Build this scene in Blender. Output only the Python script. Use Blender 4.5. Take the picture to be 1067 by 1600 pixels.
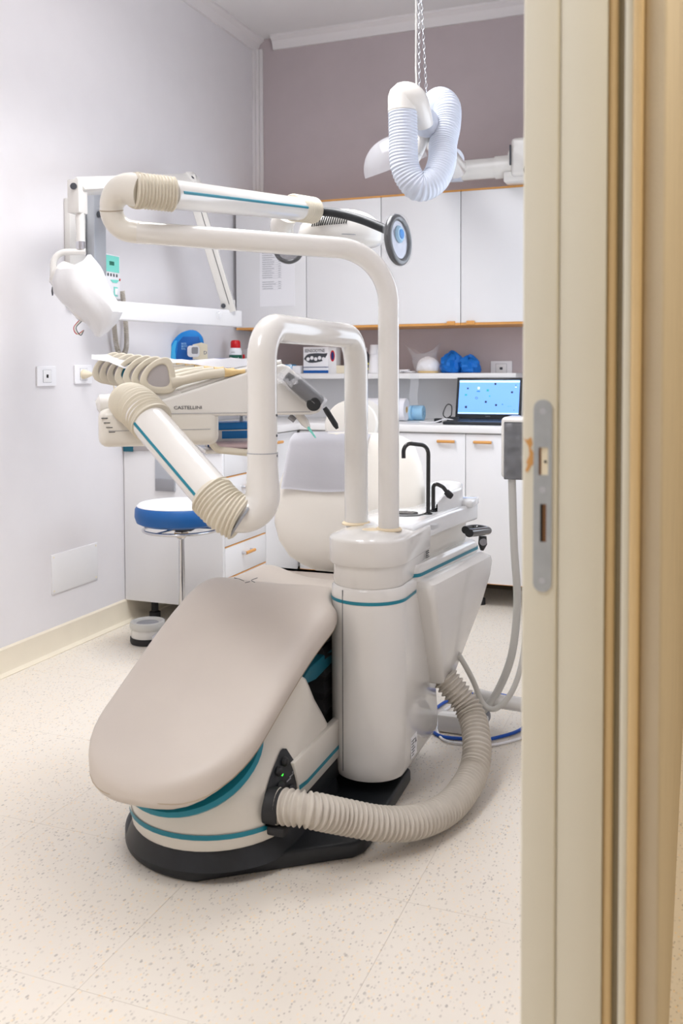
import bpy, bmesh, math, random
from mathutils import Vector, Matrix
random.seed(7)
for o in list(bpy.data.objects): bpy.data.objects.remove(o)
scene = bpy.context.scene
C = scene.collection
V = Vector
def rad(a): return math.radians(a)

# ------------------------------------------------------------------ camera
FPX, PCX, PCY, HC = 1442.4, 533.5, 634.7, 1.17
YAW, PIT, ROL = rad(21.2073), rad(2.0868), rad(0.1789)
_f = V((-math.sin(YAW)*math.cos(PIT), math.cos(YAW)*math.cos(PIT), -math.sin(PIT)))
_r = V((math.cos(YAW), math.sin(YAW), 0)); _d = _f.cross(_r)
CR = math.cos(ROL)*_r + math.sin(ROL)*_d
CD = -math.sin(ROL)*_r + math.cos(ROL)*_d
CF = _f
EYE = V((0, 0, HC))
cd = bpy.data.cameras.new('camera'); cam = bpy.data.objects.new('camera', cd); C.objects.link(cam)
m3 = Matrix((CR, -CD, -CF)).transposed()
cam.matrix_world = Matrix.Translation(EYE) @ m3.to_4x4()
cd.sensor_fit = 'VERTICAL'; cd.sensor_height = 36.0; cd.sensor_width = 24.0
cd.lens = FPX/1600*36
cd.shift_y = -(800-PCY)/1600
cd.clip_start = .02
cd.dof.use_dof = True; cd.dof.focus_distance = 2.9; cd.dof.aperture_fstop = 5.0
scene.camera = cam

# ------------------------------------------------------------------ light and exposure
scene.view_settings.view_transform = 'Standard'
scene.view_settings.look = 'None'
scene.view_settings.gamma = 1.0
scene.view_settings.use_curve_mapping = False
scene.view_settings.exposure = 0.18
w = bpy.data.worlds.new('world'); scene.world = w; w.use_nodes = True
w.node_tree.nodes['Background'].inputs[0].default_value = (.75, .8, .9, 1)
w.node_tree.nodes['Background'].inputs[1].default_value = .25
XL, XR, YB, YN, ZC = -2.514, -.204, 5.07, -1.3, 3.17
def area(name, loc, rot, sx, sy, power, col):
    l = bpy.data.lights.new(name, 'AREA'); l.shape = 'RECTANGLE'; l.size = sx; l.size_y = sy
    l.energy = power; l.color = col
    o = bpy.data.objects.new(name, l); C.objects.link(o); o.location = loc; o.rotation_euler = rot
    return o
PANELS = [(-1.25, .3), (-1.36, 2.85)]
ZP = ZC-.32         # louvred panels hung below the ceiling: louvred downwards, upward fill light added
for (px_, py_), dn, up in zip(PANELS, (18, 19), (11, 7)):
    area('panel_light', (px_, py_, ZP-.03), (0, 0, 0), .55, 1.15, dn, (.98, .98, 1)).data.spread = rad(128)
    area('ceiling_fill_light', (px_, py_, ZP+.03), (rad(180), 0, 0), .55, 1.15, up, (.98, .98, 1))
WY0, WY1, WZ0, WZ1 = 3.0, 4.3, .85, 1.95     # window in the right wall, out of view behind the jamb
area('window_daylight', (XR-.02, (WY0+WY1)/2, (WZ0+WZ1)/2), (0, rad(90), 0), WZ1-WZ0, WY1-WY0, 9.5, (.78, .88, 1))
area('corridor_light', (.75, 1.0, 2.6), (0, 0, 0), .5, .5, 17, (1, .9, .74))
area('corridor_light', (.75, 3.2, 2.6), (0, 0, 0), .5, .5, 17, (1, .9, .74))

# ------------------------------------------------------------------ materials
def s2l(c):
    c = c/255
    return c/12.92 if c <= .04045 else ((c+.055)/1.055)**2.4
def rgb(r, g, b): return (s2l(r), s2l(g), s2l(b), 1)
MATS = {}
def mat(name, col, rough=.5, metal=0, coat=0, bump=0, bscale=200, var=0, vscale=8, trans=0, alpha=1, emit=0, spec=.5, ior=1.45):
    m = bpy.data.materials.new(name); m.use_nodes = True
    nt = m.node_tree; b = nt.nodes['Principled BSDF']
    c = rgb(*col); b.inputs['Base Color'].default_value = c
    b.inputs['Roughness'].default_value = rough; b.inputs['Metallic'].default_value = metal
    b.inputs['Coat Weight'].default_value = coat; b.inputs['Coat Roughness'].default_value = .06
    b.inputs['Specular IOR Level'].default_value = spec; b.inputs['IOR'].default_value = ior
    b.inputs['Transmission Weight'].default_value = trans; b.inputs['Alpha'].default_value = alpha
    if emit:
        b.inputs['Emission Color'].default_value = c; b.inputs['Emission Strength'].default_value = emit
    g = nt.nodes.new('ShaderNodeNewGeometry')
    if var:
        n = nt.nodes.new('ShaderNodeTexNoise'); n.inputs['Scale'].default_value = vscale; n.inputs['Detail'].default_value = 5
        nt.links.new(g.outputs['Position'], n.inputs['Vector'])
        r = nt.nodes.new('ShaderNodeValToRGB')
        r.color_ramp.elements[0].position = .3; r.color_ramp.elements[1].position = .7
        r.color_ramp.elements[0].color = tuple(x*(1-var) for x in c[:3])+(1,)
        r.color_ramp.elements[1].color = tuple(min(1, x*(1+var)) for x in c[:3])+(1,)
        nt.links.new(n.outputs['Fac'], r.inputs['Fac']); nt.links.new(r.outputs['Color'], b.inputs['Base Color'])
    if bump:
        n = nt.nodes.new('ShaderNodeTexNoise'); n.inputs['Scale'].default_value = bscale; n.inputs['Detail'].default_value = 4
        nt.links.new(g.outputs['Position'], n.inputs['Vector'])
        bp = nt.nodes.new('ShaderNodeBump'); bp.inputs['Strength'].default_value = bump; bp.inputs['Distance'].default_value = .004
        nt.links.new(n.outputs['Fac'], bp.inputs['Height']); nt.links.new(bp.outputs['Normal'], b.inputs['Normal'])
    MATS[name] = m
    return m
mat('wall_white', (231, 228, 230), .75, bump=.05, bscale=350, var=.01)
mat('wall_mauve', (192, 180, 182), .75, bump=.05, bscale=350, var=.02)
mat('wall_beige', (205, 192, 168), .8, bump=.12, bscale=300, var=.03)
mat('ceiling_paint', (240, 238, 238), .85, bump=.03)
mat('crown_white', (232, 228, 228), .6)
mat('baseboard_vinyl', (234, 224, 204), .45, var=.03, vscale=5)
mat('jamb_paint', (222, 218, 202), .45, var=.015, vscale=4)
mat('jamb_tan', (218, 190, 142), .5)
mat('jamb_dark', (150, 138, 112), .6)
mat('brushed_steel', (176, 182, 186), .42, metal=.75, var=.05, vscale=60)
mat('chrome', (205, 205, 208), .14, metal=1)
mat('steel_plate', (190, 194, 200), .35, metal=.6)
mat('dark_hole', (25, 22, 20), .8)
mat('brown_wood', (120, 82, 50), .7)
mat('chip_wood', (214, 160, 96), .7)
mat('laminate', (238, 237, 238), .32, var=.008, vscale=3)
mat('worktop', (240, 238, 237), .3)
mat('orange_edge', (222, 160, 88), .45, var=.05, vscale=30)
mat('unit_white', (228, 225, 220), .22, coat=.6)
mat('unit_cream', (224, 219, 209), .3, coat=.3)
mat('bellows_cream', (214, 206, 188), .5)
mat('teal', (20, 128, 148), .35)
mat('teal_dark', (14, 96, 116), .4)
mat('upholstery', (203, 193, 183), .42, bump=.06, bscale=500, var=.02, vscale=7)
mat('upholstery_light', (238, 233, 224), .5, bump=.03, bscale=500)
mat('seam', (176, 160, 138), .7)
mat('black_plastic', (30, 33, 37), .42, var=.2, vscale=40)
mat('black_gloss', (22, 24, 27), .2, coat=.4)
mat('black_rubber', (36, 36, 38), .6)
mat('grey_plastic', (150, 150, 155), .45)
mat('insert_grey', (176, 170, 170), .5)
mat('hose_grey', (198, 190, 178), .5, var=.05, vscale=30)
mat('hose_light', (208, 206, 200), .45)
mat('duct_white', (205, 211, 224), .45, bump=.05, bscale=80)
mat('film', (240, 242, 248), .08, bump=.9, bscale=60, alpha=.2, coat=1)
mat('film_thin', (240, 242, 248), .08, bump=.9, bscale=60, alpha=.09, coat=1)
mat('foil', (150, 150, 158), .25, metal=.85, bump=.5, bscale=45)
mat('bag', (246, 245, 247), .35, bump=.35, bscale=28, alpha=.72)
mat('clear_plastic', (244, 246, 250), .08, alpha=.22, coat=1)
mat('paper', (246, 245, 248), .8)
mat('towel_paper', (240, 239, 244), .85, bump=.05, bscale=150)
mat('ink', (70, 72, 78), .7)
mat('ink_faint', (150, 152, 158), .7)
mat('navy_ink', (30, 50, 110), .6)
mat('stool_blue', (24, 92, 160), .45, bump=.03, bscale=400)
mat('stool_white', (240, 241, 246), .45)
mat('bright_blue', (20, 130, 210), .4)
mat('mid_blue', (12, 90, 170), .45)
mat('sky_blue', (60, 170, 225), .5)
mat('pale_blue', (160, 205, 235), .7)
mat('violet_blue', (120, 130, 205), .5)
mat('fabric_blue', (10, 110, 200), .6, bump=.3, bscale=40)
mat('red', (208, 24, 30), .35)
mat('green_label', (20, 92, 72), .5)
mat('yellow', (225, 215, 60), .5)
mat('cream', (240, 230, 205), .6)
mat('pink', (222, 200, 206), .7)
mat('panel_teal', (130, 222, 208), .4)
mat('green_glass', (20, 110, 90), .2)
mat('socket_white', (243, 242, 245), .3)
mat('laptop_black', (34, 38, 44), .4)
mat('screen', (112, 165, 240), .3, emit=.7)
mat('screen_light', (190, 220, 250), .3, emit=.8)
mat('icon_dark', (30, 50, 80), .4, emit=.25)
mat('icon_white', (235, 245, 255), .4, emit=.8)
mat('icon_blue', (20, 110, 230), .4, emit=.7)
mat('icon_teal', (40, 160, 160), .4, emit=.6)
mat('led_green', (60, 255, 60), .3, emit=3)
mat('lamp_diffuser', (250, 252, 255), .5, emit=2.0)
mat('bowl_white', (240, 241, 242), .12, coat=.8)
mat('blue_cable', (10, 80, 180), .4)
mat('yellow_cap', (236, 218, 186), .5)
mat('mark_yellow', (226, 196, 140), .5)

def floor_material():
    m = bpy.data.materials.new('floor_vinyl'); m.use_nodes = True; nt = m.node_tree; b = nt.nodes['Principled BSDF']
    g = nt.nodes.new('ShaderNodeNewGeometry')
    col = None
    base = rgb(231, 223, 211)
    prev = nt.nodes.new('ShaderNodeRGB'); prev.outputs[0].default_value = base; prev = prev.outputs[0]
    n = nt.nodes.new('ShaderNodeTexNoise'); n.inputs['Scale'].default_value = 3; n.inputs['Detail'].default_value = 6
    nt.links.new(g.outputs['Position'], n.inputs['Vector'])
    mx = nt.nodes.new('ShaderNodeMix'); mx.data_type = 'RGBA'
    mp = nt.nodes.new('ShaderNodeMapRange'); mp.inputs[1].default_value = .35; mp.inputs[2].default_value = .75; mp.inputs[4].default_value = .5
    nt.links.new(n.outputs['Fac'], mp.inputs[0]); nt.links.new(mp.outputs[0], mx.inputs['Factor'])
    nt.links.new(prev, mx.inputs[6]); mx.inputs[7].default_value = rgb(229, 217, 200); prev = mx.outputs[2]
    for scale, thr, cut, c2, off in ((110, .26, .80, (205, 196, 184), 0), (170, .28, .84, (182, 172, 162), 3.3), (130, .28, .72, (240, 218, 184), 7.1), (70, .2, .88, (188, 180, 170), 11.)):
        mapn = nt.nodes.new('ShaderNodeMapping'); mapn.inputs['Location'].default_value = (off, off*.7, 0); mapn.inputs['Rotation'].default_value = (0, 0, off)
        mapn.inputs['Scale'].default_value = (1, .6, 1)
        nt.links.new(g.outputs['Position'], mapn.inputs['Vector'])
        vo = nt.nodes.new('ShaderNodeTexVoronoi'); vo.inputs['Scale'].default_value = scale
        vo.voronoi_dimensions = '2D'
        nt.links.new(mapn.outputs[0], vo.inputs['Vector'])
        lt = nt.nodes.new('ShaderNodeMath'); lt.operation = 'LESS_THAN'; lt.inputs[1].default_value = thr
        nt.links.new(vo.outputs['Distance'], lt.inputs[0])
        sep = nt.nodes.new('ShaderNodeSeparateColor'); nt.links.new(vo.outputs['Color'], sep.inputs[0])
        gt = nt.nodes.new('ShaderNodeMath'); gt.operation = 'GREATER_THAN'; gt.inputs[1].default_value = cut
        nt.links.new(sep.outputs[0], gt.inputs[0])
        mu = nt.nodes.new('ShaderNodeMath'); mu.operation = 'MULTIPLY'
        nt.links.new(lt.outputs[0], mu.inputs[0]); nt.links.new(gt.outputs[0], mu.inputs[1])
        ms = nt.nodes.new('ShaderNodeMath'); ms.operation = 'MULTIPLY'; nt.links.new(mu.outputs[0], ms.inputs[0]); nt.links.new(sep.outputs[1], ms.inputs[1])
        mx = nt.nodes.new('ShaderNodeMix'); mx.data_type = 'RGBA'
        nt.links.new(ms.outputs[0], mx.inputs['Factor']); nt.links.new(prev, mx.inputs[6]); mx.inputs[7].default_value = rgb(*c2)
        prev = mx.outputs[2]
    nt.links.new(prev, b.inputs['Base Color']); b.inputs['Roughness'].default_value = .42
    MATS['floor_vinyl'] = m
floor_material()

# ------------------------------------------------------------------ helpers
W = {}
def at(x, y, d): return EYE + d*(CF + CR*((x-PCX)/FPX) + CD*((y-PCY)/FPX))
def on(x, y, ax, v):
    r = CF + CR*((x-PCX)/FPX) + CD*((y-PCY)/FPX)
    return EYE + r*((v-EYE[ax])/r[ax])
def thing(name, loc, label, cat, group=None):
    o = bpy.data.objects.new(name, None); C.objects.link(o); o.location = loc; W[o.name] = V(loc)
    o.empty_display_size = .05
    tag(o, label, cat, group); return o
def tag(o, label=None, cat=None, group=None, kind=None):
    if label: o['label'] = label
    if cat: o['category'] = cat
    if group: o['group'] = group
    if kind: o['kind'] = kind
    return o
def link(name, me, m, parent=None, smooth=True, angle=38):
    if me.vertices:
        xs = [v.co for v in me.vertices]
        lo = V((min(c[i] for c in xs) for i in range(3))); hi = V((max(c[i] for c in xs) for i in range(3)))
        c = (lo+hi)/2
        if parent is None: c.z = lo.z
        me.transform(Matrix.Translation(-c))
    else: c = V((0, 0, 0))
    o = bpy.data.objects.new(name, me); C.objects.link(o)
    o.location = c-(W[parent.name] if parent else V((0, 0, 0))); W[o.name] = c
    if parent: o.parent = parent
    me.materials.clear(); me.materials.append(MATS[m])
    if smooth:
        for p in me.polygons: p.use_smooth = True
        me.set_sharp_from_angle(angle=rad(angle))
    return o
def obj(name, bm, m, parent=None, smooth=True, angle=38):
    bmesh.ops.recalc_face_normals(bm, faces=bm.faces[:])
    me = bpy.data.meshes.new(name); bm.to_mesh(me); bm.free()
    return link(name, me, m, parent, smooth, angle)
def struct(name, bm, m, **k): return tag(obj(name, bm, m, **k), kind='structure')
def merge(*bms):
    a = bms[0]
    for b in bms[1:]:
        me = bpy.data.meshes.new('t'); b.to_mesh(me); b.free(); a.from_mesh(me); bpy.data.meshes.remove(me)
    return a
def box(x0, x1, y0, y1, z0, z1, bev=0, seg=2):
    bm = bmesh.new(); bmesh.ops.create_cube(bm, size=1)
    for v in bm.verts: v.co = V((x0+(v.co.x+.5)*(x1-x0), y0+(v.co.y+.5)*(y1-y0), z0+(v.co.z+.5)*(z1-z0)))
    if bev: bmesh.ops.bevel(bm, geom=bm.edges[:], offset=bev, segments=seg, profile=.5, affect='EDGES', clamp_overlap=True)
    return bm
def fbox(o, ux, uy, uz, sx, sy, sz, bev=0, seg=2):
    """box centred at o in frame ux, uy, uz"""
    bm = box(-sx/2, sx/2, -sy/2, sy/2, -sz/2, sz/2, bev, seg)
    bm.transform(frame(o, ux, uy, uz)); return bm
def frame(o, ux, uy, uz=None):
    ux = V(ux).normalized(); uy = V(uy).normalized(); uz = V(uz).normalized() if uz is not None else ux.cross(uy)
    return Matrix.Translation(V(o)) @ Matrix((ux, uy, uz)).transposed().to_4x4()
def prism(poly, t, M, bev=0, seg=2):
    """polygon in local XY, thickness t centred on local Z"""
    bm = bmesh.new(); n = len(poly)
    a = [bm.verts.new((x, y, -t/2)) for x, y in poly]; b = [bm.verts.new((x, y, t/2)) for x, y in poly]
    bm.faces.new(a[::-1]); bm.faces.new(b)
    for i in range(n): bm.faces.new((a[i], a[(i+1) % n], b[(i+1) % n], b[i]))
    bmesh.ops.recalc_face_normals(bm, faces=bm.faces[:])
    if bev:
        es = [e for e in bm.edges if len(e.link_faces) == 2 and e.calc_face_angle() > .6]
        bmesh.ops.bevel(bm, geom=es, offset=bev, segments=seg, profile=.5, affect='EDGES', clamp_overlap=True)
    bm.transform(M); return bm
def cshape(outer, holes, t, M, bev=0):
    """flat shape with holes"""
    cu = bpy.data.curves.new('t', 'CURVE'); cu.dimensions = '2D'; cu.fill_mode = 'BOTH'; cu.extrude = t/2-bev; cu.bevel_depth = bev; cu.bevel_resolution = 2; cu.offset = -bev
    for lp in [outer]+holes:
        s = cu.splines.new('POLY'); s.points.add(len(lp)-1); s.use_cyclic_u = True
        for p, q in zip(s.points, lp): p.co = (q[0], q[1], 0, 1)
    o = bpy.data.objects.new('t', cu); C.objects.link(o)
    dg = bpy.context.evaluated_depsgraph_get(); dg.update()
    me = bpy.data.meshes.new_from_object(o.evaluated_get(dg)); bpy.data.objects.remove(o); bpy.data.curves.remove(cu)
    bm = bmesh.new(); bm.from_mesh(me); bpy.data.meshes.remove(me)
    bmesh.ops.remove_doubles(bm, verts=bm.verts[:], dist=1e-5)
    bm.transform(M); return bm
def text(name, s, size, o, ux, uy, m, parent, t=.0006, sx=1, align='LEFT'):
    cu = bpy.data.curves.new('t', 'FONT'); cu.body = s; cu.size = size; cu.extrude = t; cu.align_x = align; cu.resolution_u = 2
    ob = bpy.data.objects.new('t', cu); C.objects.link(ob)
    dg = bpy.context.evaluated_depsgraph_get(); dg.update()
    me = bpy.data.meshes.new_from_object(ob.evaluated_get(dg)); bpy.data.objects.remove(ob); bpy.data.curves.remove(cu)
    me.transform(frame(o, ux, uy) @ Matrix.Diagonal((sx, 1, 1, 1)))
    me.name = name
    return link(name, me, m, parent, smooth=False)
def rrect(w, h, r, n=5, cx=0, cy=0):
    out = []
    for sx, sy, a0 in ((1, 1, 0), (-1, 1, 90), (-1, -1, 180), (1, -1, 270)):
        for i in range(n+1):
            a = rad(a0+90*i/n); out.append((cx+sx*(w/2-r)+r*math.cos(a), cy+sy*(h/2-r)+r*math.sin(a)))
    return out
def circ(r, n=24, cx=0, cy=0, ry=None): return [(cx+r*math.cos(2*math.pi*i/n), cy+(ry or r)*math.sin(2*math.pi*i/n)) for i in range(n)]
def fillet(pts, r, n=10):
    pts = [V(p) for p in pts]; out = [pts[0]]
    rs = r if isinstance(r, (list, tuple)) else [r]*(len(pts)-2)
    for i in range(1, len(pts)-1):
        p, a, b = pts[i], (pts[i-1]-pts[i]), (pts[i+1]-pts[i])
        la, lb = a.length, b.length; a = a/la; b = b/lb
        th = a.angle(b); q = rs[i-1]
        if th > math.pi-.03: out.append(p); continue
        t = min(q/math.tan(th/2), la*.499 if i > 1 else la*.98, lb*.499 if i < len(pts)-2 else lb*.98); q = t*math.tan(th/2)
        c = p+(a+b).normalized()*(q/math.sin(th/2))
        s, e = p+a*t-c, p+b*t-c
        tot = s.angle(e)
        for k in range(n+1):
            f = k/n
            out.append(c+(s*math.sin((1-f)*tot)+e*math.sin(f*tot))/math.sin(tot))
    out.append(pts[-1]); return out
def spline(pts, n=8):
    pts = [V(p) for p in pts]; P = [2*pts[0]-pts[1]]+pts+[2*pts[-1]-pts[-2]]; out = []
    for i in range(1, len(P)-2):
        for k in range(n):
            t = k/n; a, b, c, d = P[i-1], P[i], P[i+1], P[i+2]
            out.append(.5*((2*b)+(c-a)*t+(2*a-5*b+4*c-d)*t*t+(3*b-a-3*c+d)*t**3))
    out.append(pts[-1]); return out
def resample(path, step):
    L = [0]
    for a, b in zip(path, path[1:]): L.append(L[-1]+(b-a).length)
    n = max(2, int(L[-1]/step)); out = []; j = 0
    for k in range(n+1):
        s = L[-1]*k/n
        while j < len(path)-2 and L[j+1] < s: j += 1
        out.append(path[j].lerp(path[j+1], (s-L[j])/max(1e-9, L[j+1]-L[j])))
    return out
def tube(path, r, n=20, caps=True, flat=1.0, up=None):
    path = [V(p) for p in path]; bm = bmesh.new(); rings = []; N = len(path)
    nrm = None; s = 0
    for i, p in enumerate(path):
        t = (path[min(i+1, N-1)]-path[max(i-1, 0)]).normalized()
        if nrm is None:
            g = V(up) if up is not None else (V((0, 0, 1)) if abs(t.z) < .9 else V((1, 0, 0)))
            nrm = (g-t*g.dot(t)).normalized()
        else: nrm = (nrm-t*nrm.dot(t)).normalized()
        bn = t.cross(nrm)
        if i: s += (p-path[i-1]).length
        q = r(s) if callable(r) else (r[i] if isinstance(r, (list, tuple)) else r)
        rings.append([bm.verts.new(p+(nrm*math.cos(2*math.pi*k/n)*flat+bn*math.sin(2*math.pi*k/n))*q) for k in range(n)])
    for a, b in zip(rings, rings[1:]):
        for k in range(n): bm.faces.new((a[k], a[(k+1) % n], b[(k+1) % n], b[k]))
    if caps: bm.faces.new(rings[0][::-1]); bm.faces.new(rings[-1])
    return bm
def cyl(a, b, r, n=24, r2=None): return tube([a, b], [r, r if r2 is None else r2], n)
def corrugated(path, r, amp, pitch, n=24, sharp=1):
    p = resample([V(q) for q in path], pitch/8)
    L = 0; acc = [0]
    for a, b in zip(p, p[1:]): L += (b-a).length; acc.append(L)
    k = max(1, round(L/pitch))
    return tube(p, [r-amp+amp*2*(.5+.5*math.cos(2*math.pi*k*s/L+math.pi))**sharp for s in acc], n)
def lathe(prof, o, axis=(0, 0, 1), n=32):
    ax = V(axis).normalized(); g = V((1, 0, 0)) if abs(ax.x) < .9 else V((0, 1, 0))
    u = (g-ax*g.dot(ax)).normalized(); v = ax.cross(u); bm = bmesh.new(); rings = []
    for r, h in prof:
        if r < 1e-6: rings.append([bm.verts.new(V(o)+ax*h)])
        else: rings.append([bm.verts.new(V(o)+ax*h+(u*math.cos(2*math.pi*k/n)+v*math.sin(2*math.pi*k/n))*r) for k in range(n)])
    for a, b in zip(rings, rings[1:]):
        for k in range(n):
            f = [a[k % len(a)], a[(k+1) % len(a)], b[(k+1) % len(b)], b[k % len(b)]]
            f = list(dict.fromkeys(f))
            if len(f) > 2: bm.faces.new(f)
    if len(rings[0]) > 1: bm.faces.new(rings[0][::-1])
    if len(rings[-1]) > 1: bm.faces.new(rings[-1])
    return bm
def loft(rings, closed=True, caps=True):
    bm = bmesh.new(); R = [[bm.verts.new(p) for p in ring] for ring in rings]; n = len(R[0])
    for a, b in zip(R, R[1:]):
        for k in range(n if closed else n-1): bm.faces.new((a[k], a[(k+1) % n], b[(k+1) % n], b[k]))
    if caps: bm.faces.new(R[0][::-1]); bm.faces.new(R[-1])
    return bm
def sheet(grid, t=0):
    bm = bmesh.new(); R = [[bm.verts.new(p) for p in row] for row in grid]
    for a, b in zip(R, R[1:]):
        for k in range(len(a)-1): bm.faces.new((a[k], a[k+1], b[k+1], b[k]))
    if t: bmesh.ops.solidify(bm, geom=bm.faces[:], thickness=t)
    return bm
def torus(o, axis, R, r, n=40, k=10):
    return lathe_ring(o, axis, R, r, n, k)
def lathe_ring(o, axis, R, r, n, k):
    ax = V(axis).normalized(); g = V((1, 0, 0)) if abs(ax.x) < .9 else V((0, 1, 0))
    u = (g-ax*g.dot(ax)).normalized(); v = ax.cross(u); bm = bmesh.new(); rings = []
    for i in range(n):
        a = 2*math.pi*i/n; d = u*math.cos(a)+v*math.sin(a)
        rings.append([bm.verts.new(V(o)+d*(R+r*math.cos(2*math.pi*j/k))+ax*r*math.sin(2*math.pi*j/k)) for j in range(k)])
    for i in range(n):
        a, b = rings[i], rings[(i+1) % n]
        for j in range(k): bm.faces.new((a[j], a[(j+1) % k], b[(j+1) % k], b[j]))
    return bm
def interp(tab, x):
    if x <= tab[0][0]: return tab[0][1]
    for (a, b), (c, d) in zip(tab, tab[1:]):
        if x <= c:
            t = (x-a)/(c-a); t = t*t*(3-2*t) if len(tab) < 0 else t
            return b+(d-b)*t
    return tab[-1][1]
def copytree(o, d, label=None):
    c = o.copy(); C.objects.link(c); c.location = o.location+V(d); W[c.name] = W[o.name]+V(d)
    if label: c['label'] = label
    for ch in o.children:
        k = ch.copy(); C.objects.link(k); k.parent = c
        for g in ch.children:
            h = g.copy(); C.objects.link(h); h.parent = k
    return c
X, Y, Z = V((1, 0, 0)), V((0, 1, 0)), V((0, 0, 1))

#@@STRUCTURE
# ------------------------------------------------------------------ room
floor = struct('floor', box(XL, XR, YN, YB, -.06, -.0015), 'seam', smooth=False)
tile_me = None
xs = [-3.09+.5*i for i in range(8)]; ys = [YN-.285+.5*i for i in range(14)]
for i, x0 in enumerate(xs[:-1]):
    for j, y0 in enumerate(ys[:-1]):
        a, b = max(x0, XL), min(x0+.5, XR); c, d = max(y0, YN), min(y0+.5, YB)
        if b-a < .02 or d-c < .02: continue
        full = (b-a > .499 and d-c > .499)
        if full and tile_me:
            o = bpy.data.objects.new('floor_tile', tile_me); C.objects.link(o); o.parent = floor
            o.location = V(((a+b)/2, (c+d)/2, -.0015))-W[floor.name]
        else:
            o = obj('floor_tile', box(a+.0003, b-.0003, c+.0003, d-.0003, -.003, 0), 'floor_vinyl', floor, smooth=False)
            if full: tile_me = o.data
struct('ceiling', box(XL-.1, XR+.1, YN, YB+.1, ZC, ZC+.08), 'ceiling_paint', smooth=False)
struct('wall_left', box(XL-.1, XL, YN, YB, -.06, ZC), 'wall_white', smooth=False)
struct('wall_back', box(XL-.1, XR+.16, YB, YB+.1, -.06, ZC), 'wall_mauve', smooth=False)
struct('wall_near', box(XL-.1, XR+.16, YN-.1, YN, -.06, ZC), 'wall_white', smooth=False)
DY0, DY1, DZ = -.02, 1.2, 2.14
def holed(a, b): return merge(box(a, b, DY1, WY0, -.06, ZC), box(a, b, WY1, YB, -.06, ZC), box(a, b, WY0, WY1, -.06, WZ0), box(a, b, WY0, WY1, WZ1, ZC), box(a, b, YN, DY0, -.06, ZC), box(a, b, DY0, DY1, DZ, ZC))
struct('wall_right', holed(XR, -.12), 'wall_white', smooth=False)
struct('wall_outer', holed(-.12, -.04), 'wall_beige', smooth=False)
wc = ((WY0+WY1)/2, (WZ0+WZ1)/2); wh_, wv_ = (WY1-WY0), (WZ1-WZ0)
win = struct('window_1', cshape(rrect(wh_, wv_, .005), [rrect(wh_/2-.08, wv_-.12, .004, 3, -wh_/4+.01, 0), rrect(wh_/2-.08, wv_-.12, .004, 3, wh_/4-.01, 0)], .06, frame((-.14, wc[0], wc[1]), Y, Z)), 'socket_white')
for k in (-1, 1): obj('pane', box(-.142, -.138, wc[0]+k*(wh_/4-.01)-wh_/4+.04, wc[0]+k*(wh_/4-.01)+wh_/4-.04, WZ0+.06, WZ1-.06), 'paper', win, smooth=False)['label'] = 'frosted pane'
# corridor outside the doorway
struct('floor_corridor', box(XR+.001, 1.5, YN-.1, YB+.1, -.06, 0), 'floor_vinyl', smooth=False)
struct('ceiling_corridor', box(-.04, 1.6, YN-.1, YB+.1, 2.7, 2.78), 'ceiling_paint', smooth=False)
struct('wall_corridor', merge(box(1.5, 1.6, YN-.1, YB+.1, -.06, 2.7), box(-.04, 1.5, YB, YB+.1, -.06, 2.7), box(-.04, 1.5, YN-.1, YN, -.06, 2.7)), 'wall_beige', smooth=False)
# crown moulding and corner moulding
cr = [(0, 0), (.055, 0), (.055, -.012), (.03, -.03), (.02, -.05), (.014, -.075), (0, -.075)]
struct('trim_1', prism(cr, YB-YN, frame((XL, (YB+YN)/2, ZC), X, Z, Y)), 'crown_white', angle=25)
struct('trim_2', prism(cr, XR-XL-.12, frame(((XL+XR)/2+.06, YB, ZC), -Y, Z, X)), 'crown_white', angle=25)
struct('trim_3', merge(box(XL, XL+.03, YB-.03, YB, 2.1, ZC-.06, .004), box(XL, XL+.016, YB-.055, YB-.03, 2.1, ZC-.06, .003), box(XL+.03, XL+.05, YB-.014, YB, 2.1, ZC-.06, .003)), 'crown_white')
bb = [(0, .107), (.004, .107), (.009, .10), (.010, .03), (.016, .012), (.035, .003), (.035, 0), (0, 0)]
struct('baseboard_left', prism(bb, 3.64-YN, frame((XL, (3.64+YN)/2, .0002), X, Z, Y)), 'baseboard_vinyl', angle=25)
struct('baseboard_corner', prism(bb, YB-3.64, frame((XL, (3.64+YB)/2, .0002), X, Z, Y)), 'baseboard_vinyl', angle=25)
struct('baseboard_back', prism(bb, XR-XL-.08, frame(((XL+XR)/2, YB, .0002), -Y, Z, X)), 'baseboard_vinyl', angle=25)
# door frame on the right: jamb seen face on
YJ = 1.143
door = struct('door_1', box(-.204, -.161, YJ, DY1, 0, DZ, .003, 3), 'jamb_paint')
tag(door, 'beige painted door jamb with steel strike plate')
obj('rebate_board', box(-.1605, -.1055, YJ+.003, DY1, 0, DZ, .0015), 'jamb_paint', door)
obj('door_seal', box(-.1055, -.094, YJ+.008, DY1, 0, DZ, .004, 3), 'jamb_tan', door)
obj('frame_groove', box(-.094, -.086, YJ+.016, DY1, 0, DZ), 'jamb_dark', door)
obj('casing_bead', box(-.086, -.0765, YJ+.004, DY1, 0, DZ, .002), 'jamb_paint', door)
obj('casing_edge', box(-.0765, -.065, YJ, DY1, 0, DZ, .003, 3), 'jamb_tan', door)
obj('wall_return', box(-.065, -.0395, YJ+.012, DY1+.01, 0, DZ, .004, 3), 'wall_beige', door)
obj('near_jamb', box(-.204, -.065, DY0, DY0+.02, 0, DZ, .003), 'jamb_paint', door)
obj('head_jamb', box(-.204, -.065, DY0+.02, YJ, DZ-.045, DZ, .003), 'jamb_paint', door)
Mj = frame((-.1785, YJ-.0008, 1.0175), X, Z)
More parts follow.
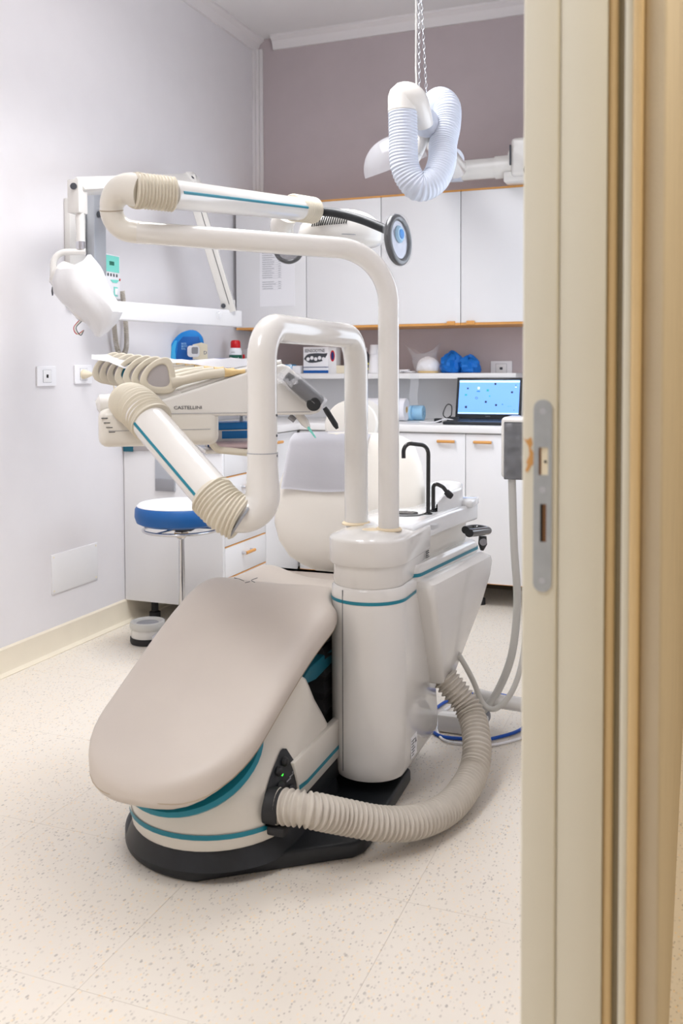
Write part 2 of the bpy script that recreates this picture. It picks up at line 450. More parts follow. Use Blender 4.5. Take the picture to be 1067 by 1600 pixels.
sp = obj('strike_plate', cshape(rrect(.0225, .237, .0108), [rrect(.0115, .034, .001, 2, .0008, .043), rrect(.0075, .047, .001, 2, .0008, -.033)], .0024, Mj), 'brushed_steel', door)
sp['label'] = 'satin steel strike plate with latch and bolt holes'
obj('latch_recess', box(-.1835, -.1715, YJ-.0006, YJ+.0004, 1.043, 1.078), 'cream', sp)
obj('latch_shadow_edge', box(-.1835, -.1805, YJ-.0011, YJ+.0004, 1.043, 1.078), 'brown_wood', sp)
obj('latch_screw', lathe([(0, 0), (.0018, 0), (.0015, .0008), (0, .001)], (-.1755, YJ-.0006, 1.060), -Y, 10), 'dark_hole', sp)
obj('bolt_recess', box(-.1815, -.1738, YJ-.0006, YJ+.0004, .961, 1.008), 'brown_wood', sp)
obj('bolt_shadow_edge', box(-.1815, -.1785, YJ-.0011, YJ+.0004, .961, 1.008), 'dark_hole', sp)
for zz in (1.122, 1.0255, .913):
    obj('screw', lathe([(0, 0), (.0042, 0), (.004, .0007), (.001, .0004), (0, .0004)], (-.1785, YJ-.0019, zz), -Y, 16), 'steel_plate', sp)
chip = [(-.008, .022), (-.004, .02), (.001, .024), (.003, .016), (.0005, .01), (.005, .004), (.006, -.008), (.001, -.012), (-.003, -.02), (-.006, -.018), (-.003, -.01), (-.005, -.008), (-.001, .002), (-.002, .012)]
obj('paint_chip', prism(chip, .0006, frame((-.194, YJ-.0002, 1.066), X, Z)), 'chip_wood', door, smooth=False)
# ceiling light panels
for k, (px_, py_) in enumerate(PANELS):
    t = thing('ceiling_light', (px_, py_, ZP-.02), ('white rectangular ceiling light panel above the doorway end', 'white rectangular ceiling light panel towards the cabinet wall')[k], 'light', 'ceiling light panels')
    obj('frame', cshape(rrect(.65, 1.25, .01), [rrect(.58, 1.18, .005)], .058, Matrix.Translation((px_, py_, ZP))), 'socket_white', t)
    for sx_, sy_ in ((-.25, -.55), (.25, -.55), (-.25, .55), (.25, .55)): obj('suspension_wire', cyl((px_+sx_, py_+sy_, ZP+.029), (px_+sx_, py_+sy_, ZC), .0012, 6), 'chrome', t)
    obj('diffuser', box(px_-.29, px_+.29, py_-.59, py_+.59, ZP-.015, ZP+.015), 'lamp_diffuser', t)
for yy, lb_ in ((1.0, 'square ceiling lamp in the corridor beside the doorway'), (3.2, 'square ceiling lamp further along the corridor')):
    t = thing('corridor_lamp', (.75, yy, 2.61), lb_, 'light', 'corridor lamps')
    obj('housing', box(.48, 1.02, yy-.27, yy+.27, 2.62, 2.7, .01), 'socket_white', t)

# wall fittings on the left wall
def wall_socket(o, ux, label, plug, hole):
    n = ux.cross(Z); 
    t = thing('wall_socket', o, label, 'socket', 'wall sockets')
    obj('plate', cshape(rrect(.118, .082, .006), [], .008, frame(V(o)+n*.005, ux, Z, n), .0015), 'socket_white', t)
    obj('insert', fbox(V(o)+n*.0095, ux, Z, n, .05, .05, .003, .001), 'laminate', t)
    obj('insert_gap', cshape(rrect(.052, .052, .002), [rrect(.05, .05, .001)], .0012, frame(V(o)+n*.0094, ux, Z, n)), 'grey_plastic', t)
    if hole: obj('jack', fbox(V(o)+n*.0112, ux, Z, n, .012, .014, .001, .0003), 'dark_hole', t)
    if plug:
        obj('outlet_ring', lathe([(.019, 0), (.021, 0), (.021, .003), (.019, .003)], V(o)+n*.011+ux*-.006, n, 24), 'cream', t)
    return t, n
t, n = wall_socket((XL, 3.107, 1.159), -Y*-1, 'white data socket on the left wall, nearer the doorway', False, True)
t, n = wall_socket((XL, 3.35, 1.166), Y, 'white power socket on the left wall with a plug in it', True, False)
p0 = V((XL, 3.345, 1.166))
pl = thing('power_plug', p0+n*.012, 'cream plug and lead pushed into the left wall socket', 'plug')
obj('plug_body', lathe([(.017, .0), (.018, .012), (.012, .03), (.006, .045), (.005, .07), (0, .07)], p0+n*.0125, n, 20), 'cream', pl)
obj('lead', tube(spline([p0+n*.08, p0+n*.10+V((0, .03, -.004)), p0+n*.10+V((0, .09, -.03)), p0+n*.06+V((0, .16, -.15)), p0+n*.02+V((0, .22, -.26))]), .0035, 8), 'cream', pl)
acc = thing('access_panel', (XL, 3.281, .247), 'white screwed access panel low on the left wall', 'panel')
obj('cover', box(XL, XL+.005, 3.125, 3.437, .247, .413, .001), 'laminate', acc)
for yy in (3.137, 3.425):
    for zz in (.259, .401): obj('screw', lathe([(.004, 0), (.004, .001), (0, .0016)], (XL+.005, yy, zz), X, 10), 'cream', acc)
#@@CABINETS
# ------------------------------------------------------------------ cabinets and worktop
def bar_handle(name, c, u, n, parent, L=.09):
    h = obj(name, tube([V(c)-u*L/2+n*.022, V(c)+u*L/2+n*.022], .0075, 12), 'orange_edge', parent)
    for s in (-1, 1):
        obj('ferrule', cyl(V(c)+u*s*(L/2-.004), V(c)+u*s*(L/2-.004)+n*.024, .007, 12), 'chrome', h)
    return h
# side run along the left wall
XF = -1.99
cab = thing('drawer_cabinet', ((XL+XF)/2, 3.87, .0), 'white drawer cabinet by the left wall, its end panel facing the doorway', 'cabinet')
ep = obj('end_panel', box(XL+.004, XF, 3.65, 3.668, .105, .868, .0015), 'laminate', cab)
obj('carcass', box(XL+.012, XF-.02, 3.668, 4.09, .125, .868), 'laminate', cab)
obj('steel_slot', box(-2.335, -2.232, 3.6405, 3.65, .628, .79, .001), 'steel_plate', cab)['label'] = 'grey steel slot in the end panel'
obj('steel_slot_lower', box(-2.333, -2.234, 3.637, 3.641, .629, .685, .001), 'grey_plastic', cab)
for z0, z1 in ((.125, .233), (.239, .378), (.384, .536), (.542, .695), (.701, .862)):
    dr = obj('drawer', box(XF-.019, XF, 3.672, 4.087, z0, z1, .0015), 'laminate', cab)
    obj('edge_strip', box(XF-.0185, XF+.0008, 3.672, 4.087, z1-.0005, z1+.004), 'orange_edge', dr)
    bar_handle('handle', (XF, 3.88, (z0+z1)/2+.02), Y, X, dr)
for x_, y_ in ((-2.42, 3.76), (-2.06, 4.02), (-2.42, 4.05), (-2.06, 3.76)):
    obj('foot', lathe([(.027, 0), (.027, .03), (.017, .035), (.017, .11), (.03, .115), (.03, .126), (0, .126)], (x_, y_, 0), Z, 16), 'black_rubber', cab)
cb2 = thing('corner_cabinet', ((XL+XF)/2, 4.3, 0), 'white corner cabinet behind the drawers, deep in the room corner', 'cabinet')
obj('carcass', box(XL+.012, XF-.02, 4.094, 5.03, .125, .868), 'laminate', cb2)
dr = obj('door', box(XF-.019, XF, 4.094, 4.478, .125, .862, .0015), 'laminate', cb2)
bar_handle('handle', (XF, 4.2, .82), Y, X, dr)
for x_, y_ in ((-2.42, 4.2), (-2.06, 4.4)): obj('foot', lathe([(.027, 0), (.027, .03), (.017, .035), (.017, .11), (.03, .115), (.03, .126), (0, .126)], (x_, y_, 0), Z, 16), 'black_rubber', cb2)
# back run
YF = 4.49
xe = [-1.985, -1.535, -1.082, -.63, -.215]
labels = ['white base cabinet on the back wall, next to the room corner', 'white base cabinet under the towel rolls, behind the chair backrest',
          'white base cabinet under the laptop, behind the cuspidor taps', 'white base cabinet at the right end of the back wall run']
for i in range(4):
    a, b = xe[i], xe[i+1]
    t = thing('base_cabinet', ((a+b)/2, 4.75, 0), labels[i], 'cabinet', 'base cabinets on the back wall')
    obj('carcass', box(a+.001, b-.001, YF+.02, 5.03, .125, .868), 'laminate', t)
    dr = obj('door', box(a+.0015, b-.0015, YF, YF+.019, .123, .862, .0015), 'laminate', t)
    obj('edge_strip', box(a+.0015, b-.0015, YF-.0005, YF+.0185, .1215, .1235), 'orange_edge', dr)
    hx = b-.09 if i % 2 else a+.09
    if i == 0: hx = b-.09
    if i == 1: hx = b-.095
    bar_handle('handle', (hx, YF, .825), X, -Y, dr)
    for x_ in (a+.06, b-.06): obj('foot', lathe([(.027, 0), (.027, .03), (.017, .035), (.017, .11), (.03, .115), (.03, .126), (0, .126)], (x_, YF+.07, 0), Z, 16), 'black_rubber', t)
wt = [(XL+.001, 3.645), (XF+.015, 3.645), (XF+.015, 4.475), (-.208, 4.475), (-.208, YB-.001), (XL+.001, YB-.001)]
tag(obj('worktop', prism(wt, .037, frame((0, 0, .8865), X, Y), .004), 'worktop'), 'white L-shaped worktop over the base cabinets', 'worktop')
tag(obj('splash_panel', box(-2.49, -.21, YB-.015, YB-.001, .9055, 1.133), 'laminate'), 'pale panel on the back wall between worktop and shelf', 'panel')
tag(obj('wall_shelf', box(-2.33, -.9, 4.85, YB-.001, 1.135, 1.165, .002), 'worktop'), 'white shelf along the back wall above the laptop', 'shelf')
tag(obj('wall_shelf', box(XL+.001, -2.335, 3.9, YB-.001, 1.135, 1.165, .002), 'worktop'), 'white side shelf on the left wall carrying the red capped bottle', 'shelf')
# wall cabinets
xu = [-2.492, -2.051, -1.611, -1.172, -.732, -.292]
ulab = ['white wall cabinet with a paper list taped to its door', 'white wall cabinet behind the examination lamp head', 'white wall cabinet right of the lamp handle ring',
        'white wall cabinet under the extractor pipe by the door jamb', 'white wall cabinet hidden behind the door jamb']
for i in range(4):
    a, b = xu[i], xu[i+1]
    t = thing('wall_cabinet', ((a+b)/2, 4.9, 1.42), ulab[i], 'cabinet', 'wall cabinets')
    obj('carcass', box(a+.001, b-.001, 4.77, YB-.002, 1.424, 2.118), 'laminate', t)
    dr = obj('door', box(a+.002, b-.002, 4.75, 4.769, 1.429, 2.112, .0015), 'laminate', t)
    obj('top_edge', box(a+.001, b-.001, 4.749, YB-.002, 2.1125, 2.122), 'orange_edge', t)
    obj('bottom_edge', box(a+.001, b-.001, 4.749, YB-.002, 1.4165, 1.4285), 'orange_edge', t)
    hx = b-.05 if i % 2 == 0 else a+.055
    if i in (2, 3):
        obj('tab_handle', box(hx-.022, hx+.022, 4.735, 4.75, 1.418, 1.438, .003), 'orange_edge', dr)
tape = tag(obj('paper_list', box(-2.338, -2.122, 4.7475, 4.7495, 1.545, 1.868), 'paper', smooth=False), 'printed price list sheet hanging on the first wall cabinet door', 'paper')
for k in range(17):
    z_ = 1.848-.0125*k
    if k == 12: continue
    obj('print_line', box(-2.322, -2.322+.06+.03*random.random(), 4.7469, 4.7475, z_-.0022, z_), 'ink_faint', tape, smooth=False)
    obj('print_rule', box(-2.322, -2.2, 4.7471, 4.7475, z_-.0062, z_-.0055), 'ink_faint', tape, smooth=False)
    obj('print_price', box(-2.222, -2.206, 4.7469, 4.7475, z_-.0022, z_), 'ink_faint', tape, smooth=False)
#@@CHAIR
# ------------------------------------------------------------------ dental chair
CX = -1.115
chair = thing('dental_chair', (CX, 2.2, 0), 'cream dental chair with rounded footrest on a black floor plate', 'chair')
# floor plate
arc = [(CX+.262*math.cos(a), 2.07+.262*math.sin(a)) for a in [math.pi+k*math.pi*.40/14 for k in range(15)]]
arc2 = [(CX+.262*math.cos(a), 2.07+.262*math.sin(a)) for a in [math.pi*1.42+k*math.pi*.14/6 for k in range(7)]]
plate_poly = arc+arc2+[(-.80, 2.015), (-.765, 2.04), (-.747, 2.075), (-.745, 2.12), (-.757, 2.49), (-.77, 2.5), (-1.0, 2.9), (-1.377, 2.9)]
obj('floor_plate', prism(plate_poly, .04, frame((0, 0, .0205), X, Y), .009, 3), 'black_plastic', chair)
def dplan(rx, yf, yb, z, n=24, rr=.04):
    L = yb-yf; ry = min(.205, L*.75); out = []
    for k in range(n+1):
        a = math.pi+math.pi*k/n; out.append(V((CX+rx*math.cos(a), yf+ry+ry*math.sin(a), z)))
    q = min(rr, L*.2)
    for k in range(4):
        a = rad(90*k/3); out.append(V((CX+rx-q+q*math.cos(a), yb-q+q*math.sin(a), z)))
    for k in range(4):
        a = rad(90+90*k/3); out.append(V((CX-rx+q+q*math.cos(a), yb-q+q*math.sin(a), z)))
    return out
obj('plinth', loft([dplan(.222, 1.79, 2.32, .034), dplan(.216, 1.796, 2.32, .05), dplan(.206, 1.806, 2.32, .076), dplan(.2, 1.81, 2.3, .084)]), 'black_plastic', chair)
cov = obj('base_cover', loft([dplan(.203, 1.800, 2.31, .078), dplan(.206, 1.796, 2.31, .084), dplan(.209, 1.794, 2.31, .12), dplan(.211, 1.795, 2.31, .17), dplan(.210, 1.800, 2.29, .20), dplan(.209, 1.825, 2.262, .235),
      dplan(.207, 1.885, 2.225, .28), dplan(.205, 1.952, 2.18, .33), dplan(.203, 2.01, 2.14, .375), dplan(.200, 2.045, 2.115, .40), dplan(.194, 2.062, 2.098, .41)]), 'unit_cream', chair, angle=50)
obj('stripe', loft([dplan(.2112, 1.7915, 2.1, .108), dplan(.2114, 1.7914, 2.1, .112), dplan(.2118, 1.7916, 2.1, .120)], caps=False), 'teal', cov)
# black recess with controls on the right side
xs_ = CX+.2085
M_side = frame((xs_, 0, 0), Y, Z, X)
from mathutils.bvhtree import BVHTree
def bvh(o): return BVHTree.FromPolygons([v.co+W[o.name] for v in o.data.vertices], [p.vertices[:] for p in o.data.polygons])
cbv = bvh(cov)
def on_cover(px, py, off):
    h_ = cbv.ray_cast(EYE, (at(px, py, 1)-EYE).normalized())
    return h_[0]+h_[1]*off if h_[0] is not None else on(px, py, 0, xs_+off)
bm = bmesh.new()
bm.faces.new([bm.verts.new((x, y, 0)) for x, y in ((413, 1294), (412, 1242), (421, 1212), (436, 1175), (440, 1170), (446, 1170), (458, 1189), (466, 1207), (468, 1230), (476, 1243), (455, 1278))])
for v_ in range(418, 476, 6): bmesh.ops.bisect_plane(bm, geom=bm.verts[:]+bm.edges[:]+bm.faces[:], plane_co=(v_, 0, 0), plane_no=(1, 0, 0))
for v_ in range(1176, 1294, 8): bmesh.ops.bisect_plane(bm, geom=bm.verts[:]+bm.edges[:]+bm.faces[:], plane_co=(0, v_, 0), plane_no=(0, 1, 0))
for v in bm.verts: v.co = on_cover(v.co.x, v.co.y, .0035)
cp = obj('control_recess', bm, 'black_plastic', chair)
obj('lower_recess', prism([(1.985, .08), (1.99, .15), (2.33, .15), (2.33, .08)], .012, M_side, .002), 'black_plastic', chair)
skirt = obj('side_skirt', prism([(1.99, .235), (2.012, .175), (2.02, .132), (2.06, .13), (2.31, .136), (2.31, .24)], .02, frame((xs_+.001, 0, 0), Y, Z, X), .004), 'unit_cream', chair)
obj('stripe', prism([(2.018, .158), (2.065, .154), (2.308, .160), (2.308, .170), (2.065, .164), (2.016, .170)], .001, frame((xs_+.0115, 0, 0), Y, Z, X)), 'teal', skirt, smooth=False)
obj('indicator_light', lathe([(.003, 0), (.003, .002), (0, .003)], on_cover(439, 1210, .003), X, 12), 'led_green', cp)
for q in ((442, 1190), (433, 1205), (436, 1228), (452, 1232)):
    obj('knob', lathe([(.011, 0), (.011, .006), (.007, .011), (0, .012)], on_cover(q[0], q[1], .003), X, 16), 'black_rubber', cp)
for k in range(4):
    obj('print_mark', fbox(on_cover(449+4*k, 1218-7*k, .0042), Y, (0, -.3, 1), X, .022, .003, .0012), 'grey_plastic', cp, smooth=False)
hs0 = on_cover(424, 1258, 0)
obj('hose_socket', lathe([(.038, -.012), (.042, -.01), (.042, .018), (.038, .024), (.03, .024)], hs0, V((.9, .12, -.1)), 28), 'black_rubber', chair)
obj('hose_latch', fbox(hs0+V((.02, -.01, -.05)), X, Y, Z, .045, .03, .022, .006), 'black_rubber', chair)
# lift mechanism
obj('lift_bellows', loft([[V((CX+sx*(.17+.012*(k % 2)), 2.44+sy*(.15+.012*(k % 2)), .04+.024*k)) for sx, sy in ((-1, -1), (1, -1), (1, 1), (-1, 1))] for k in range(17)]), 'black_rubber', chair, angle=20)
obj('lift_cap', prism([(2.10, .375), (2.18, .405), (2.6, .42), (2.6, .395), (2.22, .36)], .36, frame((CX, 0, 0), Y, Z, X), .006), 'teal_dark', chair)
obj('seat_pan', prism([(2.28, .435), (2.32, .475), (2.72, .47), (2.72, .42)], .36, frame((CX, 0, 0), Y, Z, X), .008), 'black_plastic', chair)
# teal disc below the footrest
sl = math.atan2(.19, .32)
dax = V((0, -math.sin(sl), math.cos(sl)))
obj('footrest_disc', lathe([(.0, -.03), (.13, -.028), (.165, -.015), (.175, 0), (.17, .012), (0, .014)], (CX-.01, 1.905, .262), dax, 48), 'teal', chair)
# seat and footrest cushion
ztop = [(1.70, .282), (1.74, .304), (1.8, .340), (1.9, .395), (2.0, .455), (2.1, .512), (2.18, .551), (2.26, .579), (2.34, .590), (2.42, .585), (2.52, .568), (2.64, .558), (2.76, .565), (2.8, .57)]
wid = [(1.9, .214), (2.1, .222), (2.3, .236), (2.5, .25), (2.8, .25)]
def smooth_tab(tab, y):
    return sum(interp(tab, y+d)*w for d, w in ((-.05, .1), (-.025, .2), (0, .4), (.025, .2), (.05, .1)))
def seat_ring(y, n=48, grow=0, zoff=0):
    yf, R = 1.700, .20
    wv = smooth_tab(wid, y); e = 1
    if y < yf+R:
        q = (yf+R-y)/R; e = max(0.001, 1-q**2.3)**(1/2.1); wv *= e
    if y > 2.72:
        q = (y-2.72)/.08; e2 = max(.02, 1-q*q)**.5; wv *= .75+.25*e2
    else: e2 = 1
    th = .098*(max(.02, 1-((yf+.06-y)/.06)**2)**.5 if y < yf+.06 else 1)*e2
    zt = smooth_tab(ztop, y)-.003; zc = zt-.049; out = []
    side = max(0, min(1, (y-2.36)/.12)); side = side*side*(3-2*side)
    for k in range(n):
        a = 2*math.pi*k/n; c, s = math.cos(a), math.sin(a)
        x = (wv+grow)*math.copysign(abs(c)**.62, c); z = (th/2+grow)*math.copysign(abs(s)**.62, s)
        u = x/max(.05, wv)
        if x > 0 and y > 2.2: x *= min(1, interp([(2.235, .24), (2.285, .2), (2.36, .17), (2.8, .168)], y)/max(.05, wv))
        if s > 0: z -= (1-u*u)*.014*min(1, e)*s
        z += side*(.040*abs(u)**2.2-.046)*(s*.5+.5)
        out.append(V((CX-.04*max(0, (2.2-y)/.45)+x, y, zc+z+zoff)))
    return out
ysx = [1.7002, 1.703, 1.708, 1.715, 1.725, 1.738, 1.755, 1.775]+[1.80+.025*k for k in range(37)]+[2.74, 2.76, 2.775, 2.787, 2.795, 2.799]
ysx = sorted(y for y in set(ysx) if y < 2.7995)
seat = obj('seat_cushion', loft([seat_ring(y) for y in ysx]), 'upholstery', chair, angle=80)
def seam_pts(sgn):
    out = []
    for y in ysx[2:-8]:
        r = seat_ring(y); q = r[46] if sgn > 0 else r[26]
        out.append(q+V((sgn*.0005, 0, 0)))
    return out
obj('seam_line', tube(seam_pts(-1)[::-1]+seam_pts(1), .0013, 5), 'seam', seat)
bv = BVHTree.FromPolygons([v.co+W[seat.name] for v in seat.data.vertices], [p.vertices[:] for p in seat.data.polygons])
for pts_ in ([(366, 903), (374, 905), (381, 908)], [(383, 911), (390, 909), (394, 906), (402, 903)], [(393, 908), (398, 910)]):
    hit = []
    for q in pts_:
        h_ = bv.ray_cast(EYE, (at(q[0], q[1], 1)-EYE).normalized())
        if h_[0] is not None: hit.append(h_[0]+h_[1]*.0003)
    if len(hit) > 1: obj('crack', tube(hit, .0011, 5), 'ink', seat)
# backrest
def ring_on(c, up, nrm, w_, t_, n=44, p=.62, bow=.02):
    out = []
    sx = V((1, 0, 0))
    for k in range(n):
        a = 2*math.pi*k/n; cc, s = math.cos(a), math.sin(a)
        x = w_*math.copysign(abs(cc)**p, cc); z = t_*math.copysign(abs(s)**p, s)
        if s > 0: z += bow*(1-(x/max(.02, w_))**2)
        out.append(V(c)+sx*x+V(nrm)*z)
    return out
b0, b1 = V((CX, 2.865, .50)), V((CX+.0, 3.02, .955)); bu = (b1-b0).normalized(); bn = V((0, -bu.z, bu.y))
BW = [(0, .09), (.015, .14), (.04, .19), (.09, .235), (.15, .262), (.22, .268), (.3, .262), (.38, .243), (.44, .215), (.462, .196), (.475, .17), (.481, .14)]
BT = [(0, .02), (.015, .035), (.04, .048), (.09, .058), (.22, .06), (.38, .05), (.44, .04), (.462, .03), (.475, .018), (.481, .008)]
Ls = [0, .006, .015, .027, .04, .06, .09, .12, .15, .185, .22, .26, .3, .34, .38, .41, .44, .452, .462, .47, .475, .481]
back = obj('backrest', loft([ring_on(b0+bu*s, bu, bn, interp(BW, s), interp(BT, s)) for s in Ls]), 'upholstery_light', chair, angle=80)
obj('back_support', box(CX+.05, CX+.16, 2.70, 2.9, .44, .60, .02), 'black_plastic', chair)
HR = at(549, 664, 3.38)
hd = obj('headrest', lathe([(0, -.028), (.06, -.026), (.09, -.014), (.098, 0), (.09, .016), (.06, .026), (0, .03)], HR, V((.25, -.9, .35)), 40), 'upholstery_light', chair)
obj('headrest_shell', lathe([(0, 0), (.07, .002), (.1, .014), (.104, .028), (.1, .03)], HR+V((.014, .045, -.012)), V((.25, -.9, .35)), 40), 'unit_white', chair)
obj('headrest_post', tube(fillet([b1-bu*.05-bn*.0, V((CX-.04, 3.12, .93)), HR+V((.0, .05, -.04))], .05), .014, 12), 'chrome', chair)
# paper sheet over the backrest
prof = []
for s in (.258, .29, .33, .37, .41, .44): prof.append(b0+bu*s+bn*(interp(BT, s)+.028))
prof += [b0+bu*.464+bn*.048, b0+bu*.480+bn*.026, b0+bu*.489+bn*-.005, b0+bu*.493+bn*-.04, b0+bu*.487+bn*-.09, b0+bu*.47+bn*-.15]
prof = spline(prof, 3); grid = []
for i, p in enumerate(prof):
    row = []
    for k in range(25):
        xo = -.232+.30*k/24; u = xo/.232
        q = p+X*xo-bn*(.022*u*u)+Z*(.004*math.sin(5*u+.4*i))*(1 if i < 3 else .3)
        row.append(q)
    grid.append(row)
tag(obj('paper_sheet', sheet(grid, .0015), 'towel_paper', angle=80), 'white paper sheet laid over the chair backrest', 'sheet')
#@@UNIT
# ------------------------------------------------------------------ cuspidor unit
UX, UY = -.835, 2.36
unit = thing('cuspidor_unit', (UX, 2.5, 0), 'white cuspidor unit with column, spittoon basin and teal stripes', 'dental unit')
def uplan(rx, ry, yb, z, cx=UX, cy=UY, n=24, q=.02):
    out = [V((cx+rx*math.cos(math.pi+math.pi*k/n), cy+ry*math.sin(math.pi+math.pi*k/n), z)) for k in range(n+1)]
    for k in range(4): a = rad(30*k); out.append(V((cx+rx-q+q*math.cos(a), yb-q+q*math.sin(a), z)))
    for k in range(4): a = rad(90+30*k); out.append(V((cx-rx+q+q*math.cos(a), yb-q+q*math.sin(a), z)))
    return out
col_b = obj('column_body', loft([uplan(.085, .075, 2.69, .079), uplan(.096, .088, 2.695, .082), uplan(.103, .097, 2.7, .10), uplan(.105, .10, 2.7, .13), uplan(.1055, .10, 2.62, .45), uplan(.105, .10, 2.56, .575), uplan(.1035, .098, 2.56, .592), uplan(.098, .092, 2.555, .598)]), 'unit_white', unit, angle=40)
obj('stripe', loft([uplan(.1062, .1008, 2.47, .557), uplan(.1062, .1008, 2.47, .566)], caps=False), 'teal', col_b)
sx_ = UX-.0445; sy_ = UY-.0905
obj('panel_gap', tube([V((sx_, sy_, .105)), V((sx_, sy_, .592))], .0012, 6), 'ink', col_b)
obj('column_support', box(UX-.07, UX+.07, 2.42, 2.62, .038, .085, .006), 'black_plastic', unit)
lab = obj('rating_label', box(UX+.1052, UX+.1062, 2.40, 2.455, .105, .165), 'paper', col_b, smooth=False)
for k in range(6): obj('print_line', box(UX+.1062, UX+.1066, 2.405, 2.425+.005*(k % 3), .112+.008*k, .1145+.008*k), 'ink', lab, smooth=False)
obj('print_triangle', prism([(2.437, .14), (2.449, .14), (2.443, .154)], .0006, frame((UX+.1064, 0, 0), Y, Z, X)), 'ink', lab, smooth=False)
obj('collar', loft([uplan(.094, .09, 2.6, .597), uplan(.0985, .0945, 2.6, .604), uplan(.0985, .0945, 2.6, .66)]), 'unit_white', unit)
cap = obj('cap', loft([uplan(.106, .102, 2.6, .657), uplan(.1095, .106, 2.6, .662), uplan(.11, .1065, 2.6, .720), uplan(.1085, .105, 2.6, .7255), uplan(.103, .099, 2.6, .7295), uplan(.07, .066, 2.57, .739), uplan(.03, .03, 2.5, .742)]), 'unit_white', unit, angle=50)
obj('cap_plug', lathe([(.0, 0), (.026, 0), (.028, .0025), (.026, .005), (0, .006)], on(580, 830, 2, .737), Z, 32), 'yellow_cap', cap)
# basin body
bp = [(-.735, 2.44), (-.728, 2.60), (-.712, 2.74), (-.690, 2.88), (-.672, 2.97), (-.69, 3.0), (-.75, 3.02), (-.82, 3.02), (-.84, 2.95), (-.85, 2.80), (-.95, 2.72), (-.955, 2.55), (-.94, 2.45), (-.90, 2.42), (-.78, 2.42)]
body = obj('basin_body', prism(bp, .058, frame((0, 0, .715), X, Y), .012, 4), 'bowl_white', unit, angle=45)
obj('basin_step', box(-.745, -.672, 2.885, 2.985, .735, .762, .008, 3), 'bowl_white', body)
dc = V((-.822, 2.655, .744))
obj('bowl', lathe([(.052, .001), (.058, .005), (.05, .0045), (.046, .001), (0, .0008)], dc, Z, 40), 'bowl_white', body)
obj('drain', lathe([(0, .001), (.036, .001), (.036, .0032), (0, .0034)], dc, Z, 32), 'black_rubber', body)
for k in range(5): obj('drain_slot', box(dc.x-.026, dc.x+.026, dc.y-.02+.009*k, dc.y-.017+.009*k, .7475, .7484), 'chrome', body)
# raised splash rim round the far side of the basin
rimp = spline([(-.742, 2.72, .79), (-.718, 2.80, .797), (-.705, 2.88, .803), (-.725, 2.955, .807), (-.77, 2.99, .808), (-.81, 2.985, .806), (-.835, 2.95, .80)], 5)
gr = []
for p in rimp:
    c2 = V((-.80, 2.80, p.z)); d = (c2-p); d.z = 0; d.normalize()
    f = min(1, max(.25, (p.y-2.70)/.08+.25)) if p.x > -.8 else 1
    top = .744+(p.z-.744)*f
    gr.append([V((p.x, p.y, .742)), V((p.x, p.y, top-.006)), V((p.x, p.y, top))+d*.002, V((p.x, p.y, top+.001))+d*.006, V((p.x, p.y, top-.002))+d*.011, V((p.x, p.y, top-.012))+d*.014, V((p.x, p.y, .7425))+d*.05])
obj('splash_rim', sheet(gr, .0), 'bowl_white', body, angle=60)
# taps
tb = V((-.757, 2.668, .744))
tap = obj('filler_tap', tube(fillet([tb, tb+V((0, .002, .206)), at(630, 694, 2.72)+V((0, 0, .004)), at(630.5, 716, 2.72)], [.03, .025], 8), .0062, 14), 'black_gloss', unit)
obj('flange', lathe([(.013, 0), (.013, .003), (.008, .006), (0, .006)], tb, Z, 20), 'black_gloss', tap)
tb = V((-.757, 2.725, .744))
tap = obj('rinse_tap', tube(fillet([tb, tb+V((.0, 0, .09)), tb+V((.028, .01, .075)), tb+V((.043, .014, .055))], [.02, .02], 8), .0062, 14), 'black_gloss', unit)
obj('flange', lathe([(.013, 0), (.013, .003), (.008, .006), (0, .006)], tb, Z, 20), 'black_gloss', tap)
e_ = tb+V((.043, .014, .055))
obj('nozzle', tube([e_-V((.006, 0, -.006)), e_+V((.004, 0, -.004)), e_+V((.01, .004, -.009))], [.0095, .011, .009], 16), 'black_rubber', tap)
# middle body below the basin and tank cover
mp = [(-.744, 2.45), (-.737, 2.60), (-.722, 2.74), (-.70, 2.90), (-.72, 2.96), (-.85, 2.96), (-.85, 2.7), (-.94, 2.66), (-.94, 2.45)]
mid = obj('middle_body', prism(mp, .07, frame((0, 0, .657), X, Y), .006, 3), 'unit_cream', unit)
for k in range(4): obj('print_line', fbox((-.7375, 2.585+.004*(k % 2), .668-.006*k-.02), (.05, 1, 0), Z, X, .03-.004*(k % 3), .0022, .004), 'ink', mid, smooth=False)
def tring(z, y0, y1, x0, x1, q=.018):
    """rounded rectangle leaning with the side of the unit"""
    out = []
    for cx_, cy_, a0 in ((x1-q, y1-q, 0), (x0+q, y1-q, 90), (x0+q, y0+q, 180), (x1-q, y0+q, 270)):
        for k in range(6):
            a = rad(a0+18*k); x, y = cx_+q*math.cos(a), cy_+q*math.sin(a)
            out.append(V((x+(y-2.46)*.13, y, z)))
    return out
X0 = -.85
tank = obj('tank_cover', loft([tring(.255, 2.60, 2.68, -.80, -.715, .012), tring(.262, 2.592, 2.695, -.81, -.708), tring(.35, 2.555, 2.79, X0, -.70), tring(.44, 2.515, 2.88, X0, -.69), tring(.52, 2.475, 2.935, X0, -.682), tring(.562, 2.458, 2.95, X0, -.68, .022), tring(.577, 2.46, 2.95, X0, -.684, .022), tring(.585, 2.465, 2.945, X0, -.70, .022), tring(.592, 2.472, 2.94, X0, -.715, .02)]), 'unit_white', unit, angle=42)
led = obj('ledge', loft([tring(.585, 2.445, 2.945, X0, -.724, .03), tring(.612, 2.445, 2.945, X0, -.724, .03), tring(.623, 2.448, 2.942, X0, -.728, .03), tring(.630, 2.453, 2.935, X0, -.735, .03)]), 'unit_white', unit)
